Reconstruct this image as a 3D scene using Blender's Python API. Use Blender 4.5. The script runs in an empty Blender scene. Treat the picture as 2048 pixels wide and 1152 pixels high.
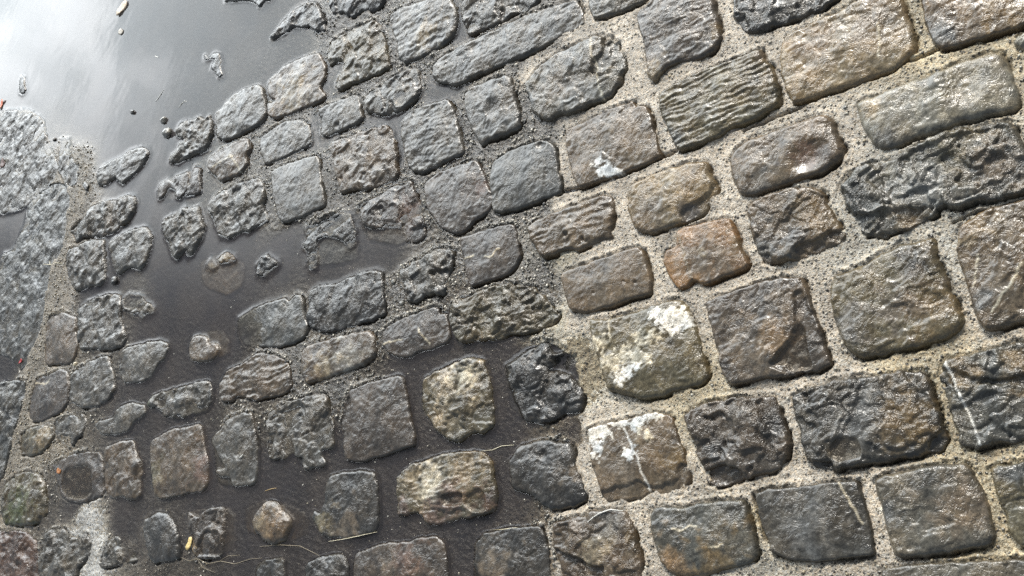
import bpy, math, random
import numpy as np
from mathutils import Matrix, Vector

# ------------------------------------------------------------------ camera, sky, sun, exposure
scene = bpy.context.scene
COL = scene.collection
W, H, F = 2048.0, 1152.0, 2050.0          # photograph size and focal length in its pixels
TILT = math.radians(41.0)                 # angle between the view axis and straight down
ROLL = math.radians(22.0)                 # horizon lies to the image's left, a little up
CAMZ = 1.66
Fv = np.array([0, math.sin(TILT), -math.cos(TILT)])
U0 = np.array([0, math.cos(TILT), math.sin(TILT)])
R0 = np.array([1.0, 0, 0])
XI = -math.cos(ROLL) * U0 + math.sin(ROLL) * R0
YI = math.sin(ROLL) * U0 + math.cos(ROLL) * R0
cam_data = bpy.data.cameras.new('camera')
cam = bpy.data.objects.new('camera', cam_data)
COL.objects.link(cam)
m = Matrix.Identity(4)
for i in range(3):
    m[i][0], m[i][1], m[i][2] = XI[i], YI[i], -Fv[i]
m[2][3] = CAMZ
cam.matrix_world = m
cam_data.sensor_width = 36.0
cam_data.sensor_fit = 'HORIZONTAL'
cam_data.lens = 36.0 * F / W
cam_data.clip_start = 0.01
cam_data.clip_end = 2000
scene.camera = cam

SUN_EL, SUN_AZ = math.radians(36), math.radians(62)    # azimuth from +Y towards +X
EXPOSURE = 0.67
SKY_STRENGTH = 0.11
world = bpy.data.worlds.new('World')
scene.world = world
world.use_nodes = True
wn, wl = world.node_tree.nodes, world.node_tree.links
wn.clear()
def WN(t, **kw):
    n = wn.new(t)
    for k, v in kw.items(): setattr(n, k, v)
    return n
w_out = WN('ShaderNodeOutputWorld'); w_bg = WN('ShaderNodeBackground')
w_sky = WN('ShaderNodeTexSky'); w_sky.sky_type = 'NISHITA'; w_sky.sun_disc = False
w_sky.sun_elevation = SUN_EL; w_sky.sun_rotation = SUN_AZ
w_tc = WN('ShaderNodeTexCoord')
w_map = WN('ShaderNodeMapping'); w_map.inputs['Scale'].default_value = (1, 1, 1.7)
wl.new(w_tc.outputs['Generated'], w_map.inputs['Vector'])
w_n = WN('ShaderNodeTexNoise'); w_n.inputs['Scale'].default_value = 6.5
w_n.inputs['Detail'].default_value = 7; w_n.inputs['Roughness'].default_value = 0.5; w_n.inputs['Distortion'].default_value = 0.35
wl.new(w_map.outputs[0], w_n.inputs['Vector'])
w_r = WN('ShaderNodeMapRange', interpolation_type='SMOOTHSTEP')
w_r.inputs['From Min'].default_value = 0.42; w_r.inputs['From Max'].default_value = 0.58
wl.new(w_n.outputs['Fac'], w_r.inputs['Value'])
# the break in the overcast lies ahead of the camera: cloud is lit there, duller overhead and behind
w_dot = WN('ShaderNodeVectorMath', operation='DOT_PRODUCT'); w_dot.inputs[1].default_value = (0.435, 0.819, 0.375)
wl.new(w_tc.outputs['Generated'], w_dot.inputs[0])
w_b = WN('ShaderNodeMapRange', interpolation_type='SMOOTHSTEP')
w_b.inputs['From Min'].default_value = 0.815; w_b.inputs['From Max'].default_value = 0.935
w_b.inputs['To Min'].default_value = 2.9; w_b.inputs['To Max'].default_value = 63.0
wl.new(w_dot.outputs['Value'], w_b.inputs['Value'])
w_cl = WN('ShaderNodeMix', data_type='RGBA')
w_cl.inputs['A'].default_value = (0.56, 0.61, 0.63, 1); w_cl.inputs['B'].default_value = (0.96, 1.0, 1.02, 1)
wl.new(w_r.outputs[0], w_cl.inputs['Factor'])
w_mul = WN('ShaderNodeVectorMath', operation='SCALE')
wl.new(w_cl.outputs['Result'], w_mul.inputs[0]); wl.new(w_b.outputs[0], w_mul.inputs['Scale'])
w_mix = WN('ShaderNodeMix', data_type='RGBA'); w_mix.inputs['Factor'].default_value = 0.74
wl.new(w_sky.outputs[0], w_mix.inputs['A']); wl.new(w_mul.outputs[0], w_mix.inputs['B'])
wl.new(w_mix.outputs['Result'], w_bg.inputs['Color'])
w_bg.inputs['Strength'].default_value = SKY_STRENGTH
wl.new(w_bg.outputs[0], w_out.inputs[0])

sun_data = bpy.data.lights.new('sun', 'SUN')
sun_data.energy = 3.0; sun_data.angle = math.radians(10); sun_data.color = (1.0, 0.95, 0.87)
sun = bpy.data.objects.new('sun', sun_data); COL.objects.link(sun)
sdir = Vector((math.sin(SUN_AZ) * math.cos(SUN_EL), math.cos(SUN_AZ) * math.cos(SUN_EL), math.sin(SUN_EL)))
sun.rotation_euler = sdir.to_track_quat('Z', 'Y').to_euler()
scene.view_settings.view_transform = 'Standard'
scene.view_settings.look = 'None'
scene.view_settings.exposure = EXPOSURE
scene.view_settings.gamma = 1.0
scene.cycles.use_denoising = False

# ------------------------------------------------------------------ helpers
rng = np.random.default_rng(7)
def ground(px, py, z=0.0):
    """point of the plane at height z that the photograph shows at pixel (px, py)"""
    px = np.asarray(px, float); py = np.asarray(py, float)
    a = (px - W / 2) / F; b = (H / 2 - py) / F
    d = Fv[None] + a.reshape(-1, 1) * XI[None] + b.reshape(-1, 1) * YI[None]
    t = (z - CAMZ) / d[:, 2]
    return (d[:, 0] * t).reshape(px.shape), (d[:, 1] * t).reshape(px.shape)

def _hash(ix, iy, seed):
    with np.errstate(over='ignore'):
        n = (ix.astype(np.int64) * 374761393 + iy.astype(np.int64) * 668265263 + int(seed) * 974634777) & 0xFFFFFFFF
        n = ((n ^ (n >> 13)) * 1274126177) & 0xFFFFFFFF
        n = (n ^ (n >> 16))
        n = ((n ^ (n >> 7)) * 2246822519) & 0xFFFFFFFF
        n = n ^ (n >> 15)
    return n.astype(np.float64) / 4294967296.0
def perlin(x, y, seed=0):
    x0 = np.floor(x); y0 = np.floor(y); fx = x - x0; fy = y - y0
    u = fx * fx * fx * (fx * (fx * 6 - 15) + 10); v = fy * fy * fy * (fy * (fy * 6 - 15) + 10)
    def g(ix, iy, dx, dy):
        a = _hash(ix, iy, seed) * 2 * math.pi
        return np.cos(a) * dx + np.sin(a) * dy
    n00 = g(x0, y0, fx, fy); n10 = g(x0 + 1, y0, fx - 1, fy)
    n01 = g(x0, y0 + 1, fx, fy - 1); n11 = g(x0 + 1, y0 + 1, fx - 1, fy - 1)
    return (n00 * (1 - u) + n10 * u) * (1 - v) + (n01 * (1 - u) + n11 * u) * v
def fbm(x, y, sc, seed, octv=4, gain=0.5):
    t = np.zeros_like(x); a = 1.0; f = 1.0 / sc
    for o in range(octv):
        t += a * perlin(x * f + 17.3 * o, y * f - 9.1 * o, seed + o); a *= gain; f *= 2.03
    return t * 1.4
def facets(x, y, sc, seed):
    """chiselled planes: each cell has its own slope"""
    gx = np.floor(x / sc); gy = np.floor(y / sc)
    best = np.full(x.shape, 1e9); val = np.zeros(x.shape)
    for i in (-1, 0, 1):
        for j in (-1, 0, 1):
            cx = gx + i; cy = gy + j
            dx = x / sc - (cx + _hash(cx, cy, seed)); dy = y / sc - (cy + _hash(cx, cy, seed + 1))
            d = dx * dx + dy * dy
            a = _hash(cx, cy, seed + 2) * 2 * math.pi
            h = (np.cos(a) * dx + np.sin(a) * dy) * 0.9 + (_hash(cx, cy, seed + 3) - 0.5) * 0.8
            k = d < best
            best = np.where(k, d, best); val = np.where(k, h, val)
    return val
def sstep(a, b, x):
    t = np.clip((x - a) / (b - a), 0, 1)
    return t * t * (3 - 2 * t)
def chaikin(p, n=2):
    p = np.asarray(p, float)
    for _ in range(n):
        q = np.roll(p, -1, axis=0)
        p = np.stack([p * 0.87 + q * 0.13, p * 0.13 + q * 0.87], 1).reshape(-1, 2)
    return p
def sdf(poly, x, y):
    """signed distance to a closed outline, positive inside"""
    sh = x.shape; x = x.ravel(); y = y.ravel()
    best = np.full(x.shape, 1e9); ins = np.zeros(x.shape, bool)
    n = len(poly)
    for i in range(n):
        ax, ay = poly[i]; bx, by = poly[(i + 1) % n]
        ex, ey = bx - ax, by - ay
        t = np.clip(((x - ax) * ex + (y - ay) * ey) / (ex * ex + ey * ey + 1e-18), 0, 1)
        d = (x - ax - t * ex) ** 2 + (y - ay - t * ey) ** 2
        best = np.minimum(best, d)
        c = (ay > y) != (by > y)
        if abs(ey) > 1e-15:
            ins ^= c & (x < ax + (y - ay) * ex / ey)
    d = np.sqrt(best)
    return np.where(ins, d, -d).reshape(sh)
def pdist(line, x, y):
    best = np.full(x.shape, 1e9)
    for (ax, ay), (bx, by) in zip(line[:-1], line[1:]):
        ex, ey = bx - ax, by - ay
        t = np.clip(((x - ax) * ex + (y - ay) * ey) / (ex * ex + ey * ey + 1e-18), 0, 1)
        best = np.minimum(best, (x - ax - t * ex) ** 2 + (y - ay - t * ey) ** 2)
    return np.sqrt(best)
def mesh_obj(name, co, faces, mat, attrs=None, colors=None, smooth=True, parent=None):
    me = bpy.data.meshes.new(name)
    co = np.ascontiguousarray(co, np.float32); faces = np.asarray(faces, np.int32)
    nf, k = faces.shape
    me.vertices.add(len(co)); me.vertices.foreach_set('co', co.ravel())
    me.loops.add(nf * k); me.loops.foreach_set('vertex_index', faces.ravel())
    me.polygons.add(nf); me.polygons.foreach_set('loop_start', np.arange(nf, dtype=np.int32) * k)
    me.update(calc_edges=True)
    if smooth: me.polygons.foreach_set('use_smooth', np.ones(nf, bool))
    for key, val in (attrs or {}).items():
        a = me.attributes.new(key, 'FLOAT', 'POINT'); a.data.foreach_set('value', np.ascontiguousarray(val, np.float32).ravel())
    if colors is not None:
        a = me.attributes.new('albedo', 'FLOAT_COLOR', 'POINT')
        c4 = np.ones((len(co), 4), np.float32); c4[:, :3] = colors
        a.data.foreach_set('color', c4.ravel())
    me.materials.append(mat); me.validate()
    o = bpy.data.objects.new(name, me); COL.objects.link(o)
    if parent is not None: o.parent = parent
    return o
def grid_faces(keep):
    """quads of an (nr, nc) vertex grid where all four corners are kept; returns faces on compacted vertices, and the kept index"""
    nr, nc = keep.shape
    idx = np.arange(nr * nc).reshape(nr, nc)
    q = keep[:-1, :-1] & keep[1:, :-1] & keep[1:, 1:] & keep[:-1, 1:]
    f = np.stack([idx[:-1, :-1][q], idx[1:, :-1][q], idx[1:, 1:][q], idx[:-1, 1:][q]], 1)
    used = np.unique(f); remap = np.full(nr * nc, -1); remap[used] = np.arange(len(used))
    return remap[f], used
def up_faces(co, f):
    """flip a grid's winding when its normals point down"""
    a, b, c = co[f[0, 0]], co[f[0, 1]], co[f[0, 2]]
    return f[:, ::-1] if np.cross(b - a, c - a)[2] < 0 else f
def tag(o, label, cat, group=None):
    o['label'] = label; o['category'] = cat
    if group: o['group'] = group
    return o

# ------------------------------------------------------------------ materials
def new_mat(name):
    mt = bpy.data.materials.new(name); mt.use_nodes = True
    nt = mt.node_tree; nt.nodes.clear()
    def N(t, ins=None, **kw):
        n = nt.nodes.new(t)
        for k, v in kw.items(): setattr(n, k, v)
        for k, v in (ins or {}).items():
            if hasattr(v, 'is_output') or isinstance(v, bpy.types.NodeSocket): nt.links.new(v, n.inputs[k])
            else: n.inputs[k].default_value = v
        return n
    return mt, N, nt
def mix_col(N, fac, a, b, blend='MIX'):
    n = N('ShaderNodeMix', data_type='RGBA', blend_type=blend)
    for k, v in (('Factor', fac), ('A', a), ('B', b)):
        s = [x for x in n.inputs if x.name == k and x.enabled][0]
        if isinstance(v, bpy.types.NodeSocket): n.id_data.links.new(v, s)
        else: s.default_value = v
    return [x for x in n.outputs if x.enabled][0]

def make_stone_mat():
    mt, N, nt = new_mat('wet_stone')
    at = N('ShaderNodeAttribute', attribute_name='albedo')
    shn = N('ShaderNodeAttribute', attribute_name='sheen')
    tc = N('ShaderNodeTexCoord').outputs['Object']
    n1 = N('ShaderNodeTexNoise', {'Vector': tc, 'Scale': 60.0, 'Detail': 6.0, 'Roughness': 0.65})
    r1 = N('ShaderNodeMapRange', {'Value': n1.outputs['Fac'], 'From Min': 0.3, 'From Max': 0.72, 'To Min': 0.42, 'To Max': 1.05})
    c1 = N('ShaderNodeVectorMath', {0: at.outputs['Color'], 'Scale': r1.outputs[0]}, operation='SCALE')
    # mineral grains
    vo = N('ShaderNodeTexVoronoi', {'Vector': tc, 'Scale': 420.0, 'Randomness': 1.0})
    g1 = N('ShaderNodeMapRange', {'Value': vo.outputs['Color'], 'From Min': 0.1, 'From Max': 0.95, 'To Min': 0.7, 'To Max': 1.35})
    c2 = N('ShaderNodeVectorMath', {0: c1.outputs[0], 'Scale': g1.outputs[0]}, operation='SCALE')
    n3 = N('ShaderNodeTexNoise', {'Vector': tc, 'Scale': 14.0, 'Detail': 4.0, 'Roughness': 0.6})
    r3 = N('ShaderNodeMapRange', {'Value': n3.outputs['Fac'], 'From Min': 0.35, 'From Max': 0.65, 'To Min': 0.0, 'To Max': 1.0})
    warm = mix_col(N, r3.outputs[0], (0.97, 1.0, 1.0, 1), (1.14, 1.0, 0.80, 1))
    c3 = N('ShaderNodeVectorMath', {0: c2.outputs[0], 1: warm}, operation='MULTIPLY')
    # bump: lumpy crystals, fine grain, thin cracks
    b1 = N('ShaderNodeTexNoise', {'Vector': tc, 'Scale': 120.0, 'Detail': 3.0, 'Roughness': 0.6, 'Distortion': 0.5})
    b2 = N('ShaderNodeTexNoise', {'Vector': tc, 'Scale': 36.0, 'Detail': 3.0, 'Roughness': 0.55, 'Distortion': 1.2})
    mpp = N('ShaderNodeMapping', {'Vector': tc, 'Rotation': (0.0, 0.0, 0.6), 'Scale': (45.0, 260.0, 200.0)})
    b3 = N('ShaderNodeTexNoise', {'Vector': mpp.outputs[0], 'Scale': 1.0, 'Detail': 2.0, 'Roughness': 0.5, 'Distortion': 0.3})
    k0 = N('ShaderNodeMath', {0: b2.outputs['Fac'], 1: 0.5}, operation='SUBTRACT')
    k1 = N('ShaderNodeMath', {0: k0.outputs[0]}, operation='ABSOLUTE')
    k2 = N('ShaderNodeMath', {0: k1.outputs[0], 1: 14.0}, operation='MULTIPLY', use_clamp=True)
    b4 = N('ShaderNodeTexNoise', {'Vector': tc, 'Scale': 80.0, 'Detail': 2.0, 'Roughness': 0.55, 'Distortion': 1.5})
    k3 = N('ShaderNodeMath', {0: b4.outputs['Fac'], 1: 0.56}, operation='SUBTRACT')
    k4 = N('ShaderNodeMath', {0: k3.outputs[0]}, operation='ABSOLUTE')
    k5 = N('ShaderNodeMath', {0: k4.outputs[0], 1: 11.0}, operation='MULTIPLY', use_clamp=True)
    b1s = N('ShaderNodeMath', {0: b1.outputs['Fac'], 1: 0.42}, operation='MULTIPLY')
    ad0 = N('ShaderNodeMath', {0: k5.outputs[0], 1: 0.16, 2: b1s.outputs[0]}, operation='MULTIPLY_ADD')
    ad = N('ShaderNodeMath', {0: k2.outputs[0], 1: 0.22, 2: ad0.outputs[0]}, operation='MULTIPLY_ADD')
    hv = N('ShaderNodeMath', {0: b3.outputs['Fac'], 1: 0.22, 2: ad.outputs[0]}, operation='MULTIPLY_ADD')
    bp = N('ShaderNodeBump', {'Height': hv.outputs[0], 'Strength': 1.0, 'Distance': 0.0065})
    nm = N('ShaderNodeTexNoise', {'Vector': tc, 'Scale': 24.0, 'Detail': 3.0, 'Roughness': 0.55})
    rm = N('ShaderNodeMapRange', {'Value': nm.outputs['Fac'], 'From Min': 0.36, 'From Max': 0.66, 'To Min': 0.0008, 'To Max': 0.0042})
    gn = N('ShaderNodeAttribute', attribute_name='grain')
    rg = N('ShaderNodeMath', {0: rm.outputs[0], 1: gn.outputs['Fac']}, operation='MULTIPLY')
    nt.links.new(rg.outputs[0], bp.inputs['Distance'])
    rr = N('ShaderNodeMapRange', {'Value': n1.outputs['Fac'], 'From Min': 0.3, 'From Max': 0.7, 'To Min': 0.14, 'To Max': 0.32})
    ra = N('ShaderNodeMath', {0: rr.outputs[0], 1: shn.outputs['Fac']}, operation='ADD', use_clamp=True)
    p = N('ShaderNodeBsdfPrincipled', {'Base Color': c3.outputs[0], 'Roughness': 0.34, 'Normal': bp.outputs[0], 'IOR': 1.42,
          'Coat Weight': 0.5, 'Coat Roughness': ra.outputs[0], 'Coat IOR': 1.42, 'Coat Normal': bp.outputs[0]})
    o = N('ShaderNodeOutputMaterial'); nt.links.new(p.outputs[0], o.inputs[0])
    return mt
def make_mortar_mat():
    mt, N, nt = new_mat('sandy_mortar')
    at = N('ShaderNodeAttribute', attribute_name='albedo')
    tc = N('ShaderNodeTexCoord').outputs['Object']
    v = N('ShaderNodeTexVoronoi', {'Vector': tc, 'Scale': 330.0, 'Randomness': 1.0})
    sep = N('ShaderNodeSeparateColor', {'Color': v.outputs['Color']})
    g = N('ShaderNodeMapRange', {'Value': sep.outputs[0], 'From Min': 0.0, 'From Max': 1.0, 'To Min': 0.72, 'To Max': 1.35})
    c1 = N('ShaderNodeVectorMath', {0: at.outputs['Color'], 'Scale': g.outputs[0]}, operation='SCALE')
    hue = mix_col(N, sep.outputs[1], (0.92, 0.96, 1.02, 1), (1.1, 1.0, 0.88, 1))
    c2 = N('ShaderNodeVectorMath', {0: c1.outputs[0], 1: hue}, operation='MULTIPLY')
    # dark pits and dark sand grains of two sizes
    v2 = N('ShaderNodeTexVoronoi', {'Vector': tc, 'Scale': 170.0, 'Randomness': 1.0})
    s2 = N('ShaderNodeSeparateColor', {'Color': v2.outputs['Color']})
    rad = N('ShaderNodeMath', {0: s2.outputs[0], 1: 0.52}, operation='MULTIPLY')
    pit = N('ShaderNodeMath', {0: v2.outputs['Distance'], 1: rad.outputs[0]}, operation='SUBTRACT')
    pk = N('ShaderNodeMapRange', {'Value': pit.outputs[0], 'From Min': -0.12, 'From Max': 0.0, 'To Min': 1.0, 'To Max': 0.0})
    sel = N('ShaderNodeMath', {0: s2.outputs[1], 1: 0.38}, operation='GREATER_THAN')
    pm = N('ShaderNodeMath', {0: pk.outputs[0], 1: sel.outputs[0]}, operation='MULTIPLY')
    dk = N('ShaderNodeVectorMath', {0: c2.outputs[0], 'Scale': 0.13}, operation='SCALE')
    c3 = mix_col(N, pm.outputs[0], c2.outputs[0], dk.outputs[0])
    nl = N('ShaderNodeTexNoise', {'Vector': tc, 'Scale': 18.0, 'Detail': 5.0, 'Roughness': 0.6})
    rl = N('ShaderNodeMapRange', {'Value': nl.outputs['Fac'], 'From Min': 0.3, 'From Max': 0.7, 'To Min': 0.72, 'To Max': 1.2})
    c4 = N('ShaderNodeVectorMath', {0: c3, 'Scale': rl.outputs[0]}, operation='SCALE')
    n1 = N('ShaderNodeTexNoise', {'Vector': tc, 'Scale': 240.0, 'Detail': 4.0, 'Roughness': 0.65})
    hs = N('ShaderNodeMath', {0: pm.outputs[0], 1: -0.9, 2: n1.outputs['Fac']}, operation='MULTIPLY_ADD')
    hv = N('ShaderNodeMath', {0: v.outputs['Distance'], 1: -0.7, 2: hs.outputs[0]}, operation='MULTIPLY_ADD')
    bp = N('ShaderNodeBump', {'Height': hv.outputs[0], 'Strength': 0.7, 'Distance': 0.0022})
    wt = N('ShaderNodeAttribute', attribute_name='wet')
    rw = N('ShaderNodeMapRange', {'Value': wt.outputs['Fac'], 'To Min': 0.45, 'To Max': 0.2})
    p = N('ShaderNodeBsdfPrincipled', {'Base Color': c4.outputs[0], 'Roughness': rw.outputs[0], 'Normal': bp.outputs[0], 'IOR': 1.45})
    o = N('ShaderNodeOutputMaterial'); nt.links.new(p.outputs[0], o.inputs[0])
    return mt
def make_water_mat(name, clear):
    mt, N, nt = new_mat(name)
    d = N('ShaderNodeAttribute', attribute_name='depth')
    tc = N('ShaderNodeTexCoord').outputs['Object']
    k = N('ShaderNodeMath', {0: d.outputs['Fac'], 1: -1.0 / clear}, operation='MULTIPLY')
    e = N('ShaderNodeMath', {0: k.outputs[0]}, operation='EXPONENT')
    op = N('ShaderNodeMath', {0: 0.97, 1: e.outputs[0]}, operation='SUBTRACT')
    cl = N('ShaderNodeClamp', {'Value': op.outputs[0]})
    nz = N('ShaderNodeTexNoise', {'Vector': tc, 'Scale': 7.0, 'Detail': 5.0, 'Roughness': 0.6})
    rz = N('ShaderNodeMapRange', {'Value': nz.outputs['Fac'], 'From Min': 0.32, 'From Max': 0.7})
    murk = mix_col(N, rz.outputs[0], (0.034, 0.033, 0.037, 1), (0.056, 0.049, 0.047, 1))
    tr = N('ShaderNodeBsdfTransparent', {'Color': (0.86, 0.83, 0.78, 1)})
    df = N('ShaderNodeBsdfDiffuse', {'Color': murk})
    body = N('ShaderNodeMixShader', {0: cl.outputs[0], 1: tr.outputs[0], 2: df.outputs[0]})
    rp = N('ShaderNodeTexNoise', {'Vector': tc, 'Scale': 9.0, 'Detail': 2.0})
    bp = N('ShaderNodeBump', {'Height': rp.outputs['Fac'], 'Strength': 0.12, 'Distance': 0.004})
    geo = N('ShaderNodeNewGeometry')
    dt = N('ShaderNodeVectorMath', {0: bp.outputs[0], 1: geo.outputs['Incoming']}, operation='DOT_PRODUCT')
    ab = N('ShaderNodeMath', {0: dt.outputs['Value']}, operation='ABSOLUTE')
    om = N('ShaderNodeMath', {0: 1.0, 1: ab.outputs[0]}, operation='SUBTRACT', use_clamp=True)
    pw = N('ShaderNodeMath', {0: om.outputs[0], 1: 5.0}, operation='POWER')
    fr = N('ShaderNodeMath', {0: pw.outputs[0], 1: 0.98, 2: 0.02}, operation='MULTIPLY_ADD')
    gl = N('ShaderNodeBsdfGlossy', {'Color': (1, 1, 1, 1), 'Roughness': 0.05, 'Normal': bp.outputs[0]})
    mx = N('ShaderNodeMixShader', {0: fr.outputs[0], 1: body.outputs[0], 2: gl.outputs[0]})
    o = N('ShaderNodeOutputMaterial'); nt.links.new(mx.outputs[0], o.inputs[0])
    return mt
def make_attr_mat(name, rough=0.35, bump=0.0):
    mt, N, nt = new_mat(name)
    at = N('ShaderNodeAttribute', attribute_name='albedo')
    tc = N('ShaderNodeTexCoord').outputs['Object']
    nz = N('ShaderNodeTexNoise', {'Vector': tc, 'Scale': 300.0, 'Detail': 3.0})
    r = N('ShaderNodeMapRange', {'Value': nz.outputs['Fac'], 'From Min': 0.3, 'From Max': 0.7, 'To Min': 0.7, 'To Max': 1.25})
    c = N('ShaderNodeVectorMath', {0: at.outputs['Color'], 'Scale': r.outputs[0]}, operation='SCALE')
    bp = N('ShaderNodeBump', {'Height': nz.outputs['Fac'], 'Strength': 0.5, 'Distance': 0.001})
    p = N('ShaderNodeBsdfPrincipled', {'Base Color': c.outputs[0], 'Roughness': rough, 'Normal': bp.outputs[0]})
    o = N('ShaderNodeOutputMaterial'); nt.links.new(p.outputs[0], o.inputs[0])
    return mt
STONE = make_stone_mat(); MORTAR = make_mortar_mat(); WATER = make_water_mat('murky_water', 0.0115); POOL = make_water_mat('clear_rain_water', 0.05)
GRIT = make_attr_mat('wet_grit', 0.25); DEBRIS = make_attr_mat('damp_plant_matter', 0.45)

# ------------------------------------------------------------------ the stones, outlined on the ground
# Each outline is measured on an enlarged part of the photograph (its corner in TILE, 2.88 measured units per pixel),
# then laid on the ground where that stone lies.
TILE = {'A': (0, 0), 'B': (500, 0), 'C': (1000, 0), 'D': (1488, 0), 'E': (0, 380), 'F': (500, 380), 'G': (1000, 380),
        'H': (1488, 380), 'I': (0, 752), 'J': (500, 752), 'K': (1000, 752), 'L': (1488, 752)}
def px_of(t, pts):
    ox, oy = TILE[t]
    return [(ox + x / 2.88, oy + y / 2.88) for x, y in pts]
C_ = {'am': (0.245, 0.145, 0.055), 'gr': (0.105, 0.105, 0.102), 'dk': (0.055, 0.056, 0.058), 'br': (0.125, 0.100, 0.072), 'tan': (0.23, 0.185, 0.115),
      'or': (0.185, 0.122, 0.06), 'bl': (0.088, 0.095, 0.10), 'pu': (0.086, 0.075, 0.068), 'ol': (0.125, 0.112, 0.07),
      'pl': (0.20, 0.205, 0.20), 'wh': (0.70, 0.73, 0.75), 'cr': (0.52, 0.48, 0.37), 'rd': (0.115, 0.072, 0.055), 'bk': (0.03, 0.029, 0.027),
      'oc': (0.135, 0.092, 0.035), 'gn': (0.06, 0.075, 0.02)}
STONES = []
def S(t, col, label, *polys, **kw):
    STONES.append(dict(tile=t, col=col, label=label, polys=polys, **kw))
LAKE = 'cobbles standing out of the puddle'
MUD = 'cobbles in the muddy wet half of the paving'
DRY = 'cobbles set in the pale sandy mortar'
# --- islands in the bright puddle, top left
S('A', 'dk', 'thin dark stone tip alone in the brightest part of the puddle', [(120,440),(138,450),(138,490),(148,520),(130,543),(110,535),(108,480)], g=LAKE, h=5, r=6)
S('A', 'dk', 'small hooked dark stone tip in the puddle, well above the pair of pebbles', [(1175,315),(1200,340),(1225,310),(1255,305),(1270,345),(1262,385),(1278,430),(1262,442),(1240,410),(1215,395),(1225,370),(1240,335),(1215,330),(1185,345)], g=LAKE, h=5, r=6)
S('A', 'gr', 'ragged grey rock with a pointed foot beside two round pebbles in the puddle', [(970,930),(985,890),(1020,865),(1030,820),(1075,810),(1045,790),(1015,780),(1010,750),(1030,710),(1075,700),(1110,690),(1140,675),(1180,690),(1195,665),(1220,700),(1215,760),(1200,820),(1180,865),(1120,880),(1080,905),(1030,930)], g=LAKE, h=11, r=14, n=3.5)
S('A', 'gr', 'flat grey leaf-shaped stone lying slanted in the pale puddle', [(558,1060),(555,1010),(580,960),(640,930),(690,910),(740,870),(800,850),(835,855),(850,885),(825,940),(770,1000),(735,1025),(705,1055),(675,1040),(670,1015),(630,1040),(600,1062)], g=LAKE, h=9, r=12, st=(2.0, 14, -30))
S('A', 'pu', 'broken drowned stone showing as two humps with water between them', [(905,1100),(925,1060),(965,1040),(1000,1055),(1010,1020),(1050,1005),(1080,985),(1085,1030),(1075,1090),(1040,1140),(1015,1135),(1010,1090),(970,1075),(940,1130),(915,1145)], [(1090,1060),(1105,1000),(1120,965),(1145,968),(1150,1040),(1150,1105),(1110,1120),(1070,1130),(1078,1095)], g=LAKE, h=6, r=10, sub=[([(900,1040),(1020,990),(1160,950),(1165,1110),(1040,1160),(920,1160)],5)])
S('A', 'gr', 'squarish grey cobble with a dark right edge, first one at the puddle shore', [(1250,790),(1245,650),(1280,625),(1300,590),(1340,550),(1400,515),(1480,490),(1505,500),(1520,560),(1530,640),(1515,690),(1480,720),(1420,750),(1360,780),(1300,805)], g=LAKE, h=11, r=12)
S('A', 'br', 'brownish rounded cobble crossed by fine pale lines at the puddle shore', [(1200,960),(1205,915),(1240,880),(1310,840),(1400,795),(1425,800),(1440,850),(1420,890),(1420,940),(1400,980),(1360,1010),(1300,1030),(1265,1045),(1240,1010),(1210,980)], g=LAKE, h=10, r=14, veins=[[(1330,890),(1370,950),(1390,1000)],[(1230,960),(1350,900)]])
S('A', 'dk', 'dark cobble cut off by the top edge, ending in a drip-shaped point in the puddle', [(1290,5),(1330,5),(1400,-5),(1450,5),(1495,35),(1510,10),(1560,-5),(1560,-60),(1300,-60)], g=LAKE, h=8, r=12)
S('B', 'dk', 'dark arched cobble with its lower side bitten away by the top puddle', [(115,220),(150,170),(180,130),(240,60),(320,20),(370,10),(395,50),(425,110),(425,175),(385,180),(345,145),(300,155),(250,145),(215,175),(170,205)], g=LAKE, h=9, r=14, n=3)
S('B', 'dk', 'dark cobble cut by the top edge with three lobes reaching into the puddle', [(450,-60),(450,20),(480,75),(540,65),(590,95),(640,50),(700,60),(760,25),(780,-60)], g=LAKE, h=9, r=14, n=3)
# --- upper middle
S('B', 'br', 'brown-grey cobble with a small dark notch in its left side, beside the open puddle', [(100,640),(100,600),(130,590),(150,575),(115,555),(100,530),(105,470),(150,430),(200,380),(300,330),(395,305),(410,330),(430,390),(425,450),(400,510),(430,540),(420,570),(360,600),(280,630),(200,660),(150,680),(110,665)], g=MUD, h=11, r=12, stn=[(260,520,90,'tan')])
S('B', 'ol', 'large rough cobble with a jagged dark crack down its right edge, wet inlet at left', [(445,290),(460,250),(530,200),(620,150),(720,118),(745,150),(765,230),(790,320),(800,380),(760,410),(690,435),(600,470),(510,520),(490,490),(500,450),(540,400),(540,350),(500,345),(460,370),(445,330)], g=MUD, h=12, r=12, n=3)
S('B', 'gr', 'grey ribbed cobble with a tan blush on its lower half, next to the top edge', [(805,85),(850,50),(950,20),(1040,-10),(1150,-20),(1185,60),(1190,140),(1170,200),(1100,260),(1010,310),(900,360),(855,330),(850,250),(830,200),(815,140)], g=MUD, h=12, r=18, st=(2.5,22,-25), stn=[(1000,210,70,'tan'),(880,300,60,'bl')])
S('B', 'gr', 'rough grey cobble at the top edge directly above the longest narrow stone', [(1215,80),(1225,-60),(1700,-60),(1640,30),(1500,90),(1420,130),(1330,170),(1280,200),(1250,190),(1240,150)], g=MUD, h=11, r=14, n=3)
S('B', 'gr', 'longest narrow grey cobble with an eye-shaped dent near its left end', [(1050,430),(1055,380),(1100,330),(1200,270),(1350,200),(1500,130),(1613,80),(1740,40),(1880,0),(1920,70),(1930,130),(1880,170),(1770,220),(1640,290),(1520,340),(1440,370),(1350,410),(1270,445),(1190,490),(1130,480),(1070,465)], g=MUD, h=11, r=14, st=(1.2,14,-25), dents=[(1290,285,32,4)])
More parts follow.
